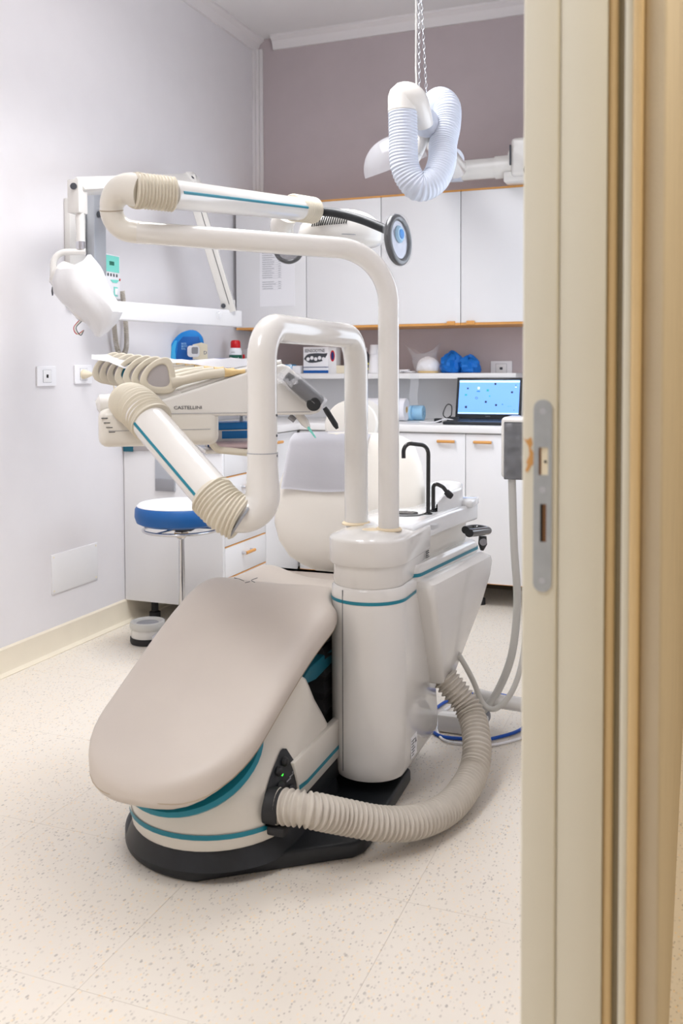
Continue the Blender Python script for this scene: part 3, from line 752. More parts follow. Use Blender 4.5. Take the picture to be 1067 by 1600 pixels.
obj('stripe', loft([tring(.599, 2.4435, 2.947, X0, -.7225, .03), tring(.609, 2.4435, 2.947, X0, -.7225, .03)], caps=False), 'teal', led)
# handle at the far corner
hb = fillet([at(731, 833, 2.76)+V((-.02, .05, 0)), at(742, 824, 2.86), at(763, 829, 2.80), at(733, 833, 2.66)], .025, 8)
h = obj('handle', tube(hb, .0135, 16, flat=.9), 'black_gloss', unit)
obj('hanger', tube([at(754, 838, 2.78), at(754, 850, 2.78), at(753, 860, 2.78)], [.012, .014, .005], 14), 'black_gloss', h)
obj('hanger_face', lathe([(.011, 0), (.009, .002), (0, .003)], at(755, 847, 2.765), V((.4, -1, 0)), 18), 'grey_plastic', h)

# corrugated suction hose from chair base to tank
hp = spline([hs0+V((.012, .002, 0)), at(480, 1265, 2.135), at(540, 1277, 2.18), on(600, 1287, 2, .085), on(655, 1283, 2, .06), on(705, 1258, 2, .045), on(738, 1210, 2, .062), on(745, 1160, 2, .115), on(733, 1110, 2, .175), V((-.70, 2.645, .262))], 10)
hose = tag(obj('corrugated_hose', corrugated(hp, .0375, .0042, .0142, 28), 'hose_grey', angle=80), 'beige corrugated suction hose curving over the floor to the cuspidor unit', 'hose')
#@@ARM
# ------------------------------------------------------------------ instrument arm and table
PA = V((-.907, 2.452, .742)); PB = V((-.789, 2.388, .742))
it = thing('instrument_table', PA, 'swing-arm instrument table with a row of cream whip holders', 'instrument table')
EL = at(392, 826, 2.05)
YA = 1.857
vx = -.9105
FA, FB = at(352, 792, 2.07), at(222, 648, 2.30)
fdir = (FB-FA).normalized()
pole = obj('pole', tube(fillet([PA, V((PA.x, PA.y, 1.272)), V((vx, YA, 1.272)), V((vx, YA, .99))], [.085, .075], 12), .0335, 28), 'unit_white', it)
obj('pole_base_ring', lathe([(.034, 0), (.041, 0), (.041, .004), (.036, .008)], PA-V((0, 0, .003)), Z, 32), 'yellow_cap', pole)
corner = V((vx, YA, FA.z-.005))
elb = obj('elbow', tube(resample(fillet([V((vx, YA, .992)), V((vx, YA, .832)), at(366, 802, 2.062)], .06, 12), .004), lambda q: .0345+.0065*min(1, max(0, (q-.03)/.09)), 28), 'unit_white', it)
obj('joint_line', torus(V((vx, YA, .991)), Z, .0338, .0012, 40, 6), 'ink_faint', elb)
for k in range(3): obj('rivet', lathe([(.003, 0), (.003, .002), (0, .003)], V((vx, YA, 1.075-.045*k))+V((.0325, .004, 0)), X, 10), 'ink', pole)
obj('elbow_rim', tube([at(379, 812, 2.06), at(376, 810, 2.06)], .0462, 36), 'ink_faint', elb)
bl = spline([at(378, 811.5, 2.06), at(352, 796, 2.068), at(326, 770, 2.085)], 8)
obj('lower_bellows', corrugated(bl, .0505, .0022, .0088, 32), 'bellows_cream', it)
fore = obj('forearm', tube([at(340, 782, 2.075), at(222, 646, 2.29)], .0455, 32), 'unit_white', it)
fd = (at(222, 646, 2.29)-at(340, 782, 2.075)).normalized()
side = (V((-.93, -.36, -.3))); side = (side-fd*side.dot(fd)).normalized()
side = (side*.96+fd.cross(side)*0).normalized()
fa0, fa1 = at(340, 782, 2.075), at(222, 646, 2.29); cpt = fa0.lerp(fa1, .5)
view = (EYE-cpt).normalized(); lft = fd.cross(view); 
if lft.dot(CR) > 0: lft = -lft
sd = (lft*.66+view*.75); sd = (sd-fd*sd.dot(fd)).normalized()
obj('stripe', tube([fa0.lerp(fa1, .06)+sd*.0415, fa0.lerp(fa1, .885)+sd*.0415], .006, 12), 'teal', fore)
bl2 = spline([at(238, 660, 2.265), at(220, 641, 2.31), at(208, 632, 2.36), at(202, 630, 2.42)], 8)
obj('upper_bellows', corrugated(bl2, .0515, .0034, .0125, 32), 'bellows_cream', it)
ring_c = at(236, 659, 2.27)
obj('bellows_rim', lathe([(.046, -.006), (.0535, -.004), (.0535, .004), (.046, .006)], ring_c, fd, 36), 'bellows_cream', it)
obj('bellows_rim', lathe([(.046, -.005), (.053, -.004), (.053, .003), (.046, .005)], at(333, 777, 2.085), fd, 36), 'bellows_cream', it)
# table head: local x along the panel, v to the back, z up
az = rad(75); tu = (CR.copy()*math.sin(az)+V((CF.x, CF.y, 0)).normalized()*math.cos(az)); tu.z = 0; tu.normalize()
tv = Z.cross(tu)
t0 = at(250, 652, 2.40); t0.z = 0
def T(x, v, z): return t0+tu*x+tv*v+Z*z
Mt = frame(T(0, .15, 0), tu, Z, -tv)
wedge = [(-.02, 1.056), (.405, 1.056), (.428, 1.062), (.438, 1.076), (.432, 1.094), (.345, 1.187), (.325, 1.194), (.226, 1.171), (.01, 1.103), (-.03, 1.09)]
wd = obj('table_body', prism(wedge, .30, Mt, .008, 3), 'unit_white', it, angle=30)
text('brand_lettering', 'CASTELLINI', .0125, T(.035, -.0008, 1.0755), tu, Z, 'ink', wd, .0004, 1.14)
obj('panel_groove', fbox(T(.2, -.0003, 1.064), tu, tv, Z, .4, .001, .0012), 'ink_faint', wd)
low = obj('lower_housing', fbox(T(-.0, .10, 1.028), tu, tv, Z, .31, .2, .098, .024, 4), 'unit_cream', it)
obj('housing_seam', fbox(T(-.0, -.0004, 1.022), tu, tv, Z, .26, .001, .0012), 'ink_faint', low)
for k in range(4): obj('print_mark', fbox(T(-.14+.006*k, .002, 1.055-.012*k), tu, tv, Z, .016, .006, .0018), 'ink', low, smooth=False)
obj('side_knob', tube([T(-.16, .1, 1.085), T(-.15, .1, 1.087), T(-.05, .1, 1.09)], [.012, .027, .03], 20), 'unit_white', it)
obj('whip_rest', fbox(T(-.02, .16, 1.112), tu, tv, Z, .16, .3, .03, .01), 'unit_white', it)
obj('pull_handle', tube(fillet([T(.135, .04, 1.05), T(.14, .04, .965), T(.29, .04, .947), T(.3, .04, 1.06)], .03, 8), .0095, 14), 'bellows_cream', it)
# white ridges on the table top
for k in range(7):
    v_ = .02+.043*k
    obj('guide_ridge', tube([T(.05, v_, 1.118+.003), T(.226, v_, 1.175), T(.325, v_, 1.199)], .007, 10), 'unit_white', it)
# whip holders
tri = []
def loop_outline(s):
    pts = [(-.040, -.030), (-.046, -.012), (-.036, .014), (-.012, .036), (.012, .045), (.026, .040), (.034, .022), (.039, -.004), (.040, -.026), (.030, -.040), (.006, -.044), (-.022, -.040)]
    P = spline([V((x*s, y*s, 0)) for x, y in pts+[pts[0]]], 4)[:-1]
    return [(p.x, p.y) for p in P]
for k in range(7):
    x_ = -.0-.020*k; v_ = .012+.062*k; z_ = 1.163+.0035*k
    d_ = .016
    M = frame(T(x_, v_, z_), tu, Z, -tv)
    wh = obj('whip_holder', cshape(loop_outline(1.08), [[(x-.001, y) for x, y in loop_outline(.66)]], .02, M, .004), 'bellows_cream', it)
    obj('face_plate', cshape([(x-.001, y) for x, y in loop_outline(.67)], [], .008, frame(T(x_, v_-.001, z_), tu, Z, -tv)), 'insert_grey' if k != 3 else 'teal_dark', wh)
    arm = obj('whip_arm', tube([T(x_+.03, v_, z_-.018), T(x_+.06, v_, z_-.012), T(x_+.12, v_, z_+.002), T(x_+.17, v_, z_+.008)], [.019, .012, .0125, .012], 12), 'bellows_cream', wh)
    obj('whip_tip', tube([T(x_+.17, v_, z_+.008), T(x_+.19, v_, z_+.008), T(x_+.21, v_, z_+.01), T(x_+.225, v_, z_+.01)], [.013, .010, .006, .008], 12), 'mark_yellow', wh)
# paper cover on the back of the table
grid = []
for i in range(13):
    row = []
    for j in range(11):
        x_ = -.17+.52*i/12; v_ = .18+.26*j/10
        row.append(T(x_, v_, 1.205+.005*math.sin(9*x_*3+j*.9)+.004*math.sin(j*1.7+x_*20)-(.014 if j == 0 else 0)+.012*(x_ < -.1)))
    grid.append(row)
tag(obj('paper_cover', sheet(grid, .0012), 'paper', angle=80), 'creased white paper cover lying on the instrument table', 'sheet')
# film wrapped control handle at the right end
ha, hb_ = at(447, 588, 2.44), at(500, 631, 2.47)
hn = thing('wrapped_handpiece', hb_, 'black handpiece wrapped in clear film on the instrument table end', 'handpiece')
obj('body', tube(spline([ha, ha.lerp(hb_, .3), ha.lerp(hb_, .8), hb_], 4), [.013, .014, .016, .018, .019, .0195, .02, .02, .0205, .021, .021, .0205, .016], 18), 'black_plastic', hn)
obj('film_wrap', tube(spline([ha-(hb_-ha)*.12, ha, ha.lerp(hb_, .25), ha.lerp(hb_, .6), hb_+(hb_-ha)*.06], 5), [.03+.006*math.sin(7*k)*(k < 9)-.0004*k for k in range(21)], 12), 'film', hn, angle=15)
obj('film_knot', tube(spline([ha+V((-.02, 0, .005)), ha+V((.005, -.02, -.012)), ha+V((.03, -.024, -.018)), ha+V((.045, -.022, .002))], 5), [.007+.004*math.sin(2.3*k) for k in range(16)], 8), 'film', hn, angle=10)
obj('stylus', tube([at(507, 637, 2.44), at(511, 643, 2.44), at(524, 664, 2.43), at(527, 670, 2.43)], [.006, .0075, .0075, .004], 12), 'black_plastic', hn)
obj('end_cup', lathe([(.0, .0), (.017, 0), (.019, .004), (.015, .006), (0, .004)], at(490, 631, 2.45), CF*-1+V((0, 0, -.3)), 24), 'black_plastic', it)
sy = thing('air_syringe', at(478, 655, 2.52), 'slim white air syringe with a green tip under the instrument table', 'syringe')
obj('grip', tube([at(466, 647, 2.54), at(476, 660, 2.53), at(482, 668, 2.52)], [.011, .012, .006], 12), 'unit_white', sy)
obj('tip', tube([at(481, 667, 2.52), at(493, 684, 2.51)], [.004, .002], 8), 'panel_teal', sy)
obj('cap', tube([at(452, 650, 2.55), at(461, 657, 2.55)], .008, 10), 'grey_plastic', sy)
#@@LAMP
# ------------------------------------------------------------------ examination lamp
lampt = thing('examination_lamp', PB, 'examination lamp on a bent white tube with bellows and teal stripe', 'lamp')
q1 = at(213, 363, 2.34); 
zt_ = q1.z
hdir = (q1-V((PB.x, PB.y, zt_)));
lp = obj('pole', tube(fillet([PB, V((PB.x, PB.y, zt_-.03)), q1], [.145], 16), .0285, 28), 'unit_white', lampt)
obj('pole_base_ring', lathe([(.029, 0), (.036, 0), (.036, .004), (.031, .008)], PB-V((0, 0, .003)), Z, 32), 'yellow_cap', lp)
A0, A1 = at(262, 303, 2.31), at(470, 327, 3.1)
ad = (A1-A0).normalized()
ub = fillet([q1+(q1-V((PB.x, PB.y, zt_))).normalized()*-.01, at(172, 358, 2.34), at(176, 290, 2.31), at(222, 299, 2.29)], [.07, .06], 12)
obj('u_elbow', tube(ub, [.0288+.0138*max(0, (i-14)/(len(ub)-15)) for i in range(len(ub))], 28), 'unit_cream', lampt)
kj = min(range(3, len(ub)-3), key=lambda k: -abs((ub[k+1]-ub[k-1]).normalized().z))
obj('elbow_joint', torus(ub[kj], ub[kj+1]-ub[kj-1], .0288+.0138*max(0, (kj-14)/(len(ub)-15))+.0003, .0011, 32, 6), 'seam', lampt)
obj('rear_bellows', corrugated([at(210, 297, 2.283), at(272, 304, 2.33)], .0425, .002, .0082, 30), 'bellows_cream', lampt)
obj('bellows_rim', lathe([(.04, -.004), (.0455, -.003), (.0455, .003), (.04, .004)], at(215, 298, 2.287), ad, 32), 'bellows_cream', lampt)
ua = obj('upper_arm', tube([A0, A1], .0378, 32), 'unit_white', lampt)
view = (EYE-A0.lerp(A1, .5)).normalized(); upv = ad.cross(view); 
if upv.z < 0: upv = -upv
sd = (view*.97+upv*.22); sd = (sd-ad*sd.dot(ad)).normalized()
obj('stripe', tube([A0+ad*.015+sd*.0350, A1-ad*.02+sd*.0350], .0048, 10), 'teal', ua)
obj('front_bellows', corrugated([at(456, 324, 3.06), at(490, 329, 3.16)], .0435, .0016, .0105, 30), 'bellows_cream', lampt)
nk = obj('neck', tube(spline([at(446, 338, 3.14), at(440, 352, 3.16), at(441, 366, 3.18)], 5), [.04]*11, 24, flat=1), 'unit_white', lampt)
# lamp head
hc = at(533, 368, 3.3); hu = (at(600, 372, 3.34)-at(466, 366, 3.26)).normalized(); hw = Z.cross(hu).normalized()
def head_ring(x, n=36):
    q = x/.155; e = max(.0, 1-abs(q)**2.6)**.5; out = []
    top = .085*e*(1.0-.18*(q-.15)**2)+.006
    for k in range(n):
        a = 2*math.pi*k/n; c, s = math.cos(a), math.sin(a)
        y = (.10*e+.004)*math.copysign(abs(c)**.7, c)
        z = (top if s > 0 else .052*(.25+.75*e))*math.copysign(abs(s)**.8, s)
        out.append(hc+hu*x+hw*y+Z*z)
    return out
head = obj('lamp_head', loft([head_ring(-.155+.31*k/30) for k in range(31)]), 'unit_white', lampt, angle=60)
obj('head_joint', loft([[p+(p-hc).normalized()*.0012 for p in []] or [hc+hu*(.1555*math.cos(a))+hw*(.104*math.sin(a))+Z*dz for a in [2*math.pi*k/40 for k in range(40)]] for dz in (-.012, -.009)], caps=False), 'ink_faint', head)
hbv = bvh(head)
for k in range(16):
    px = 486+3.6*k; ht = min(17, 5+2.4*k); yb_ = 354-.28*k
    for f in (0,):
        h_ = hbv.ray_cast(EYE, (at(px+2, yb_-ht/2, 1)-EYE).normalized())
        if h_[0] is None: continue
        nrm = h_[1].normalized()
        if nrm.dot(CF) > 0: nrm = -nrm
        uz = (Z*.95+hu*.25); uz = (uz-nrm*uz.dot(nrm)).normalized()
        obj('vent_slot', fbox(h_[0], uz.cross(nrm), uz, nrm, .0042, ht/1442*3.25*1.05, .0024), 'dark_hole', head, smooth=False)
# grip rings wrapped in film and the black yoke
yk0, yk1 = at(494, 330, 3.17), at(606, 360, 3.02)
obj('yoke', tube(spline([yk0, yk0.lerp(yk1, .3)+Z*.012, yk0.lerp(yk1, .65)+Z*.012, yk1], 8), .0125, 16, flat=1.2), 'black_plastic', lampt)
def grip(c, ax, k, blue=True):
    g = obj('grip_ring', torus(c, ax, .072*k, .0125*k, 44, 12), 'black_gloss', lampt)
    ax = V(ax).normalized()
    obj('grip_dish', lathe([(.066*k, .004), (.05*k, -.004), (.025*k, -.006), (0, -.006)], V(c)-ax*0, ax, 36), 'foil', g)
    if blue: obj('grip_button', lathe([(.028*k, -.003), (.028*k, .006), (.022*k, .012), (0, .013)], V(c)+ax*.0+Z*.018*k, ax, 28), 'pale_blue', g)
    if blue: obj('button_logo', lathe([(.016*k, .012), (.015*k, .0145), (0, .015)], V(c)+Z*.018*k, ax, 24), 'bright_blue', g)
    rings = []
    axx = ax; gg = Z; u = (gg-axx*gg.dot(axx)).normalized(); v = axx.cross(u)
    for rr, h in ((.070, -.018), (.086, -.012), (.0885, .0), (.086, .012), (.072, .018), (.045, .015), (.02, .016), (.004, .016)):
        rings.append([V(c)+u*math.cos(a)*(rr+random.uniform(-.0015, .0015))*k+v*math.sin(a)*(rr+random.uniform(-.0015, .0015))*k+axx*(h+random.uniform(-.002, .002)) for a in [2*math.pi*i/36 for i in range(36)]])
    obj('film_wrap', loft(rings, caps=False), 'film_thin', g, angle=12)
gax = (-CF*.50+CR*.85); gax.z = .05
grip(at(622, 375, 3.0), gax, 1.0)
grip(at(451, 388, 3.4), -CF+V((.15, 0, -.25)), .68, False)
#@@DUCT
# ------------------------------------------------------------------ fume extraction duct
du = thing('extraction_arm', at(660, 300, 3.25), 'white fume extraction arm with looping flexible duct, hung from the ceiling', 'extractor')
D = 3.2
cap_p = [at(664, 196, 3.26), at(656, 172, 3.22), at(646, 156, 3.2), at(630, 151, 3.2), at(628.5, 164, 3.2), at(629, 176, 3.2)]
obj('elbow_cap', tube(spline(cap_p, 6), [.03+.02*min(1, k/14) for k in range(31)], 28), 'unit_white', du, angle=60)
flex = spline([at(629, 170, 3.2), at(630, 215, 3.2), at(633, 262, 3.2), at(652, 291, 3.2), at(677, 283, 3.22), at(690, 255, 3.26), at(692, 226, 3.3), at(698, 195, 3.33), at(698, 168, 3.36), at(686, 158, 3.42), at(674, 172, 3.5), at(672, 196, 3.55)], 10)
obj('flexible_duct', corrugated(flex, .0495, .0014, .0108, 30), 'duct_white', du, angle=60)
obj('duct_clamp', lathe([(.049, -.006), (.0515, -.005), (.0515, .005), (.049, .006)], at(629, 172, 3.2), Z, 32), 'unit_white', du)
cone = obj('swivel_joint', tube([at(652, 160, 3.25), at(664, 188, 3.3), at(670, 203, 3.32), at(671, 210, 3.33)], [.022, .047, .046, .03], 26), 'duct_white', du)
obj('rigid_tube', tube([at(668, 205, 3.34), at(690, 235, 3.7), at(712, 262, 4.3)], [.04, .045, .05], 26), 'unit_white', du)
obj('hood_tube', tube([at(664, 208, 3.34), at(655, 235, 3.36), at(648, 248, 3.38)], [.022, .02, .02], 16), 'unit_white', du)
hood = []
hcn = at(619, 262, 3.42); hax = (V((0, -.18, .9))-CR*.25).normalized()
ux_ = (CR-hax*CR.dot(hax)).normalized(); uy_ = hax.cross(ux_)
for k in range(11):
    th = rad(90*k/10); r_ = .122*math.cos(th)+.0008; h_ = .115*math.sin(th)
    hood.append([hcn+ux_*r_*1.0*math.cos(a)+uy_*r_*.8*math.sin(a)+hax*h_ for a in [2*math.pi*i/36 for i in range(36)]])
obj('clear_hood', loft(hood, caps=False), 'clear_plastic', du, angle=80)
# hanging cable and chains
cpt = at(657, 160, 3.24)
obj('cable', tube(spline([V((cpt.x-.015, cpt.y, ZC)), at(650, 60, 3.24), at(650, 110, 3.24), at(654, 158, 3.23), at(672, 186, 3.26)], 6), .0032, 8), 'unit_white', du)
def chain(a, b, name):
    n = int((a-b).length/.017); bms = []
    d = (b-a).normalized()
    for k in range(n):
        c = a+d*(k+.5)*.017
        s = X if k % 2 else Y
        path = [c+d*.0085*math.sin(t)+s*.0045*math.cos(t) for t in [2*math.pi*i/10 for i in range(11)]]
        bms.append(tube(path, .0011, 5, caps=False))
    return obj(name, merge(*bms), 'steel_plate', du)
ca = at(655, 158, 3.24)
chain(V((ca.x-.006, ca.y, ZC)), ca, 'chain'); cb = at(667, 160, 3.3)
chain(V((cb.x-.055, cb.y-.02, ZC)), cb, 'chain')
# rigid pipe and fan on top of the wall cabinets
pa_, pb_ = V((-1.25, 4.72, 2.235)), V((-.965, 4.72, 2.235))
pa_ = on(705, 268, 1, 4.70); pb_ = on(790, 262, 1, 4.70); pb_.z = pa_.z
obj('cabinet_pipe', cyl(pa_, pb_, .052, 28), 'unit_white', du)
obj('pipe_elbow', tube(fillet([at(706, 250, 4.2), pa_-X*.03, pa_+X*.06], .06, 10), .056, 26), 'duct_white', du)
obj('pipe_collar', cyl(pb_-X*.05, pb_+X*.02, .058, 28), 'unit_white', du)
fn = thing('duct_fan', (pb_.x+.13, 4.78, 2.122), 'white inline duct fan standing on the wall cabinets by the door jamb', 'fan')
obj('fan_housing', fbox((pb_.x+.165, 4.72, pb_.z+.03), X, Y, Z, .25, .2, .19, .02, 3), 'unit_white', fn)
obj('fan_ring', cyl(V((pb_.x+.02, 4.72, pb_.z+.005)), V((pb_.x+.05, 4.72, pb_.z+.005)), .082, 32), 'unit_white', fn)
obj('fan_clip', fbox((pb_.x+.038, 4.622, pb_.z+.04), X, Y, Z, .008, .01, .1, .002), 'ink', fn)
obj('fan_foot', box(pb_.x-.0, pb_.x+.24, 4.64, 4.80, 2.1225, 2.1725, .006), 'unit_white', fn)
obj('fan_cap', cyl(V((pb_.x+.13, 4.615, pb_.z-.04)), V((pb_.x+.13, 4.63, pb_.z-.04)), .025, 24), 'ink', fn)
#@@XRAY
# ------------------------------------------------------------------ x-ray unit on the left wall
xr = thing('xray_unit', (XL, 3.35, 1.45), 'white wall-mounted dental x-ray arm with its head in a plastic bag', 'x-ray unit')
wbx = obj('wall_bracket', box(XL+.001, XL+.03, 3.24, 3.35, 1.46, 1.91, .003), 'unit_white', xr)
obj('steel_column', box(XL+.0005, XL+.07, 3.355, 3.44, 1.60, 1.97, .003), 'steel_plate', xr)
obj('bolt', lathe([(.014, 0), (.014, .006), (0, .008)], V((XL+.071, 3.385, 1.86)), X, 16), 'ink', wbx)
obj('bolt', lathe([(.010, 0), (.010, .006), (0, .008)], V((XL+.031, 3.29, 1.62)), X, 16), 'ink', wbx)
ra, rb = at(372, 500, 4.72), at(150, 493, 3.97)
ra.z = rb.z = 1.445
rd = (rb-ra).normalized(); rn = rd.cross(Z)
bar = obj('extension_arm', fbox((ra+rb)/2, rd, rn, Z, (ra-rb).length, .055, .082, .005, 3), 'laminate', xr)
obj('knob', lathe([(.016, 0), (.02, .006), (.018, .014), (.008, .018), (0, .019)], at(341, 493, 4.56), -CF, 10), 'clear_plastic', bar)
pv = at(356, 483, 4.66); pv = V((pv.x, pv.y, 1.50))
obj('pivot_post', fbox(pv+Z*.012, rd, rn, Z, .06, .05, .055, .004), 'unit_white', xr)
obj('pivot_screw', lathe([(.012, 0), (.012, .004), (0, .005)], at(349, 478, 4.6), -CF, 14), 'ink', xr)
e0 = at(357, 478, 4.64); e1 = at(298, 283, 4.42); e2 = at(128, 291, 3.62)
dd = (e1-e0).normalized(); nn = (-CF+dd*CF.dot(dd)).normalized()
sc = obj('scissor_arm_lower', fbox((e0+e1)/2, dd, nn, dd.cross(nn), (e1-e0).length+.06, .05, .062, .005), 'unit_white', xr)
obj('arm_groove', fbox((e0+e1)/2+nn*.0255+dd.cross(nn)*.008, dd, nn, dd.cross(nn), (e1-e0).length*.96, .001, .003), 'ink', sc)
dd2 = (e2-e1).normalized(); nn2 = (-CF+dd2*CF.dot(dd2)).normalized()
sc2 = obj('scissor_arm_upper', fbox((e1+e2)/2, dd2, nn2, dd2.cross(nn2), (e2-e1).length+.06, .045, .062, .005), 'unit_white', xr)
obj('elbow_cap', fbox(e1, dd2, nn2, dd2.cross(nn2), .085, .055, .075, .008), 'unit_white', xr)
obj('elbow_bolt', lathe([(.008, 0), (.008, .003), (0, .004)], e1+nn2*.028+dd2*.02, nn2, 12), 'ink', xr)
e3 = at(121, 308, 3.6)
yk = obj('yoke_block', fbox(e3, X*-dd2.x+Y*-dd2.y, Z.cross(dd2), Z, .06, .055, .13, .006), 'unit_white', xr)
obj('yoke_bolt', lathe([(.013, 0), (.013, .003), (0, .004)], at(115, 291, 3.56), -CF, 16), 'ink', yk)
obj('drop_tube', cyl(at(124, 322, 3.6), at(126, 386, 3.6), .0175, 20), 'unit_white', xr)
obj('drop_collar', cyl(at(126, 378, 3.6), at(126.3, 390, 3.6), .0185, 20), 'chrome', xr)
obj('head_fork', tube(fillet([at(134, 393, 3.6), at(84, 394, 3.58), at(83, 432, 3.57), at(90, 455, 3.57)], .05, 8), .0125, 14), 'unit_white', xr)
head_m = [(90, 425, .055), (110, 440, .08), (128, 458, .095), (146, 482, .085), (158, 500, .06)]
hpts = [at(x, y, 3.55) for x, y, r in head_m]
obj('tube_head', tube(spline(hpts, 4), [interp([(0, .05), (4, .07), (8, .08), (12, .075), (16, .045)], k) for k in range(17)], 24), 'unit_white', xr)
obj('dark_cap', lathe([(.016, 0), (.018, .004), (0, .007)], at(83, 455, 3.52), -CR-CF*.4, 16), 'ink', xr)
random.seed(3)
rows = [(398, 137, 142, .006), (408, 131, 150, .03), (416, 118, 156, .05), (423, 90, 160, .075), (440, 84, 166, .085), (458, 86, 175, .085), (474, 99, 185, .08), (488, 116, 190, .07), (503, 134, 183, .055), (516, 144, 170, .035), (526, 149, 158, .01)]
rings = []
for i, (y, xa, xb, dp) in enumerate(rows):
    ring = []
    for k in range(34):
        a = 2*math.pi*k/34; cc, s_ = math.cos(a), math.sin(a)
        f = 1+.04*math.sin(5*a+i*.7)+.03*math.sin(9*a-i*.6)+random.uniform(-.015, .015)
        px = (xa+xb)/2+(xb-xa)/2*math.copysign(abs(cc)**.88, cc)
        p = at(px, y+random.uniform(-.6, .6), 3.53)
        p -= V((CF.x, CF.y, 0))*(dp*math.copysign(abs(s_)**.7, s_)*f)*-1
        ring.append(p)
    rings.append(ring)
obj('plastic_bag', loft(rings), 'bag', xr, angle=30)
for k in range(3):
    obj('head_wire', tube(spline([at(124+3*k, 500, 3.55), at(115+2*k, 512, 3.53), at(120+3*k, 522+k, 3.53), at(131, 516, 3.54)], 5), .0016, 6), ('red', 'cream', 'ink')[k], xr)
# control panel and coiled cord
cpn = thing('xray_control_panel', (XL, 3.500, 1.51), 'small white control panel with teal face on the left wall', 'control panel')
pm = obj('housing', box(XL+.001, XL+.045, 3.425, 3.580, 1.505, 1.705, .006), 'socket_white', cpn)
xp = XL+.0455
obj('teal_face', box(xp-.0005, xp+.001, 3.433, 3.570, 1.625, 1.698), 'panel_teal', pm, smooth=False)
obj('display', box(xp, xp+.002, 3.495, 3.530, 1.655, 1.672), 'green_glass', pm, smooth=False)
for k in range(5): obj('button', box(xp, xp+.002, 3.458+.022*k, 3.466+.022*k, 1.605, 1.618), 'ink', pm, smooth=False)
obj('lower_band', prism([(3.500, .0), (3.570, .004), (3.550, -.012), (3.520, -.012)], .002, frame((xp, 0, 1.59), Y, Z, X)), 'panel_teal', pm)
obj('switch_frame', box(xp, xp+.002, 3.527, 3.555, 1.518, 1.56), 'panel_teal', pm)
obj('rocker_switch', box(xp+.002, xp+.006, 3.532, 3.550, 1.524, 1.553, .001), 'paper', pm)
obj('release_button', box(xp, xp+.003, 3.570, 3.575, 1.59, 1.60), 'red', pm)
helix = []
pth = spline([V((XL+.03, 3.54, 1.49)), V((XL+.03, 3.55, 1.38)), V((XL+.035, 3.56, 1.29)), V((XL+.035, 3.595, 1.25)), V((XL+.035, 3.635, 1.29)), V((XL+.03, 3.64, 1.40)), V((XL+.02, 3.63, 1.55))], 10)
pth = resample(pth, .0012)
for i, p in enumerate(pth):
    t_ = (pth[min(i+1, len(pth)-1)]-pth[max(0, i-1)]).normalized(); u_ = X; v_ = t_.cross(u_).normalized()
    a = i*2*math.pi/6
    helix.append(p+(u_*math.cos(a)+v_*math.sin(a))*.011)
tag(obj('coiled_cord', tube(helix, .0027, 5), 'hose_grey'), 'grey coiled cord hanging below the teal control panel', 'cord')
#@@SMALL
# ------------------------------------------------------------------ stool and foot control
SC = V((-2.005, 3.32, 0))
st = thing('stool', SC, 'round stool with white top and blue sides on a chrome column', 'stool')
ss = obj('seat', lathe([(.0, .545), (.16, .545), (.182, .556), (.19, .58), (.188, .612), (.18, .622)], SC, Z, 56), 'stool_blue', st)
obj('seat_top', lathe([(.178, .618), (.1805, .624), (.172, .632), (.1, .637), (0, .638)], SC, Z, 56), 'stool_white', st)
obj('height_ring', torus(SC+Z*.522, Z, .155, .0065, 60, 10), 'chrome', st)
obj('ring_bracket', fbox(SC+Z*.532, V((1, .2, 0)), V((-.2, 1, 0)), Z, .11, .06, .03, .006), 'ink', st)
for a in (20, 140, 260): obj('ring_spoke', cyl(SC+Z*.527, SC+Z*.522+V((.155*math.cos(rad(a)), .155*math.sin(rad(a)), 0)), .005, 8), 'chrome', st)
obj('column', lathe([(.026, .10), (.026, .16), (.0125, .17), (.0125, .48), (.02, .487), (.027, .50), (.027, .512), (.018, .52), (0, .545)], SC, Z, 24), 'chrome', st)
obj('brass_nut', lathe([(.022, .49), (.029, .495), (.029, .508), (.02, .512)], SC, Z, 20), 'mark_yellow', st)
for k in range(5):
    a = rad(58+72*k); d = V((math.cos(a), math.sin(a), 0))
    lg = obj('leg', tube([SC+d*.02+Z*.10, SC+d*.08+Z*.085, SC+d*.12+Z*.062], [.02, .015, .012], 10), 'chrome', st)
    obj('caster', lathe([(0, -.012), (.022, -.012), (.025, 0), (.022, .012), (0, .012)], SC+d*.12+Z*.0255, V((-d.y, d.x, 0)), 18), 'black_rubber', lg)
    obj('caster_stem', cyl(SC+d*.12+Z*.04, SC+d*.12+Z*.065, .006, 8), 'chrome', lg)
FP = on(231, 1003, 2, 0)
fp = thing('foot_control', FP, 'round foot control with clear rim on the floor beside the cabinet foot', 'foot pedal')
obj('base', lathe([(0, .001), (.073, .001), (.076, .01), (.075, .028), (0, .028)], FP, Z, 44), 'black_rubber', fp)
obj('body', lathe([(.071, .028), (.072, .032), (.068, .072), (.062, .076), (0, .076)], FP, Z, 44), 'unit_white', fp)
obj('centre_pad', lathe([(0, .076), (.052, .076), (.052, .082), (.046, .086), (0, .087)], FP, Z, 40), 'grey_plastic', fp)
obj('rim', lathe([(.055, .084), (.063, .095), (.073, .093), (.078, .078), (.074, .064), (.068, .066)], FP, Z, 44), 'hose_light', fp)

# ------------------------------------------------------------------ things on the shelves
ZS = 1.1652
def cb(name, x0, x1, y0, y1, z0, z1, m, label, cat, bev=.001, group=None): return tag(obj(name, box(x0, x1, y0, y1, z0, z1, bev), m), label, cat, group)
def sx(px, y=4.93): return on(px, 575, 1, y).x
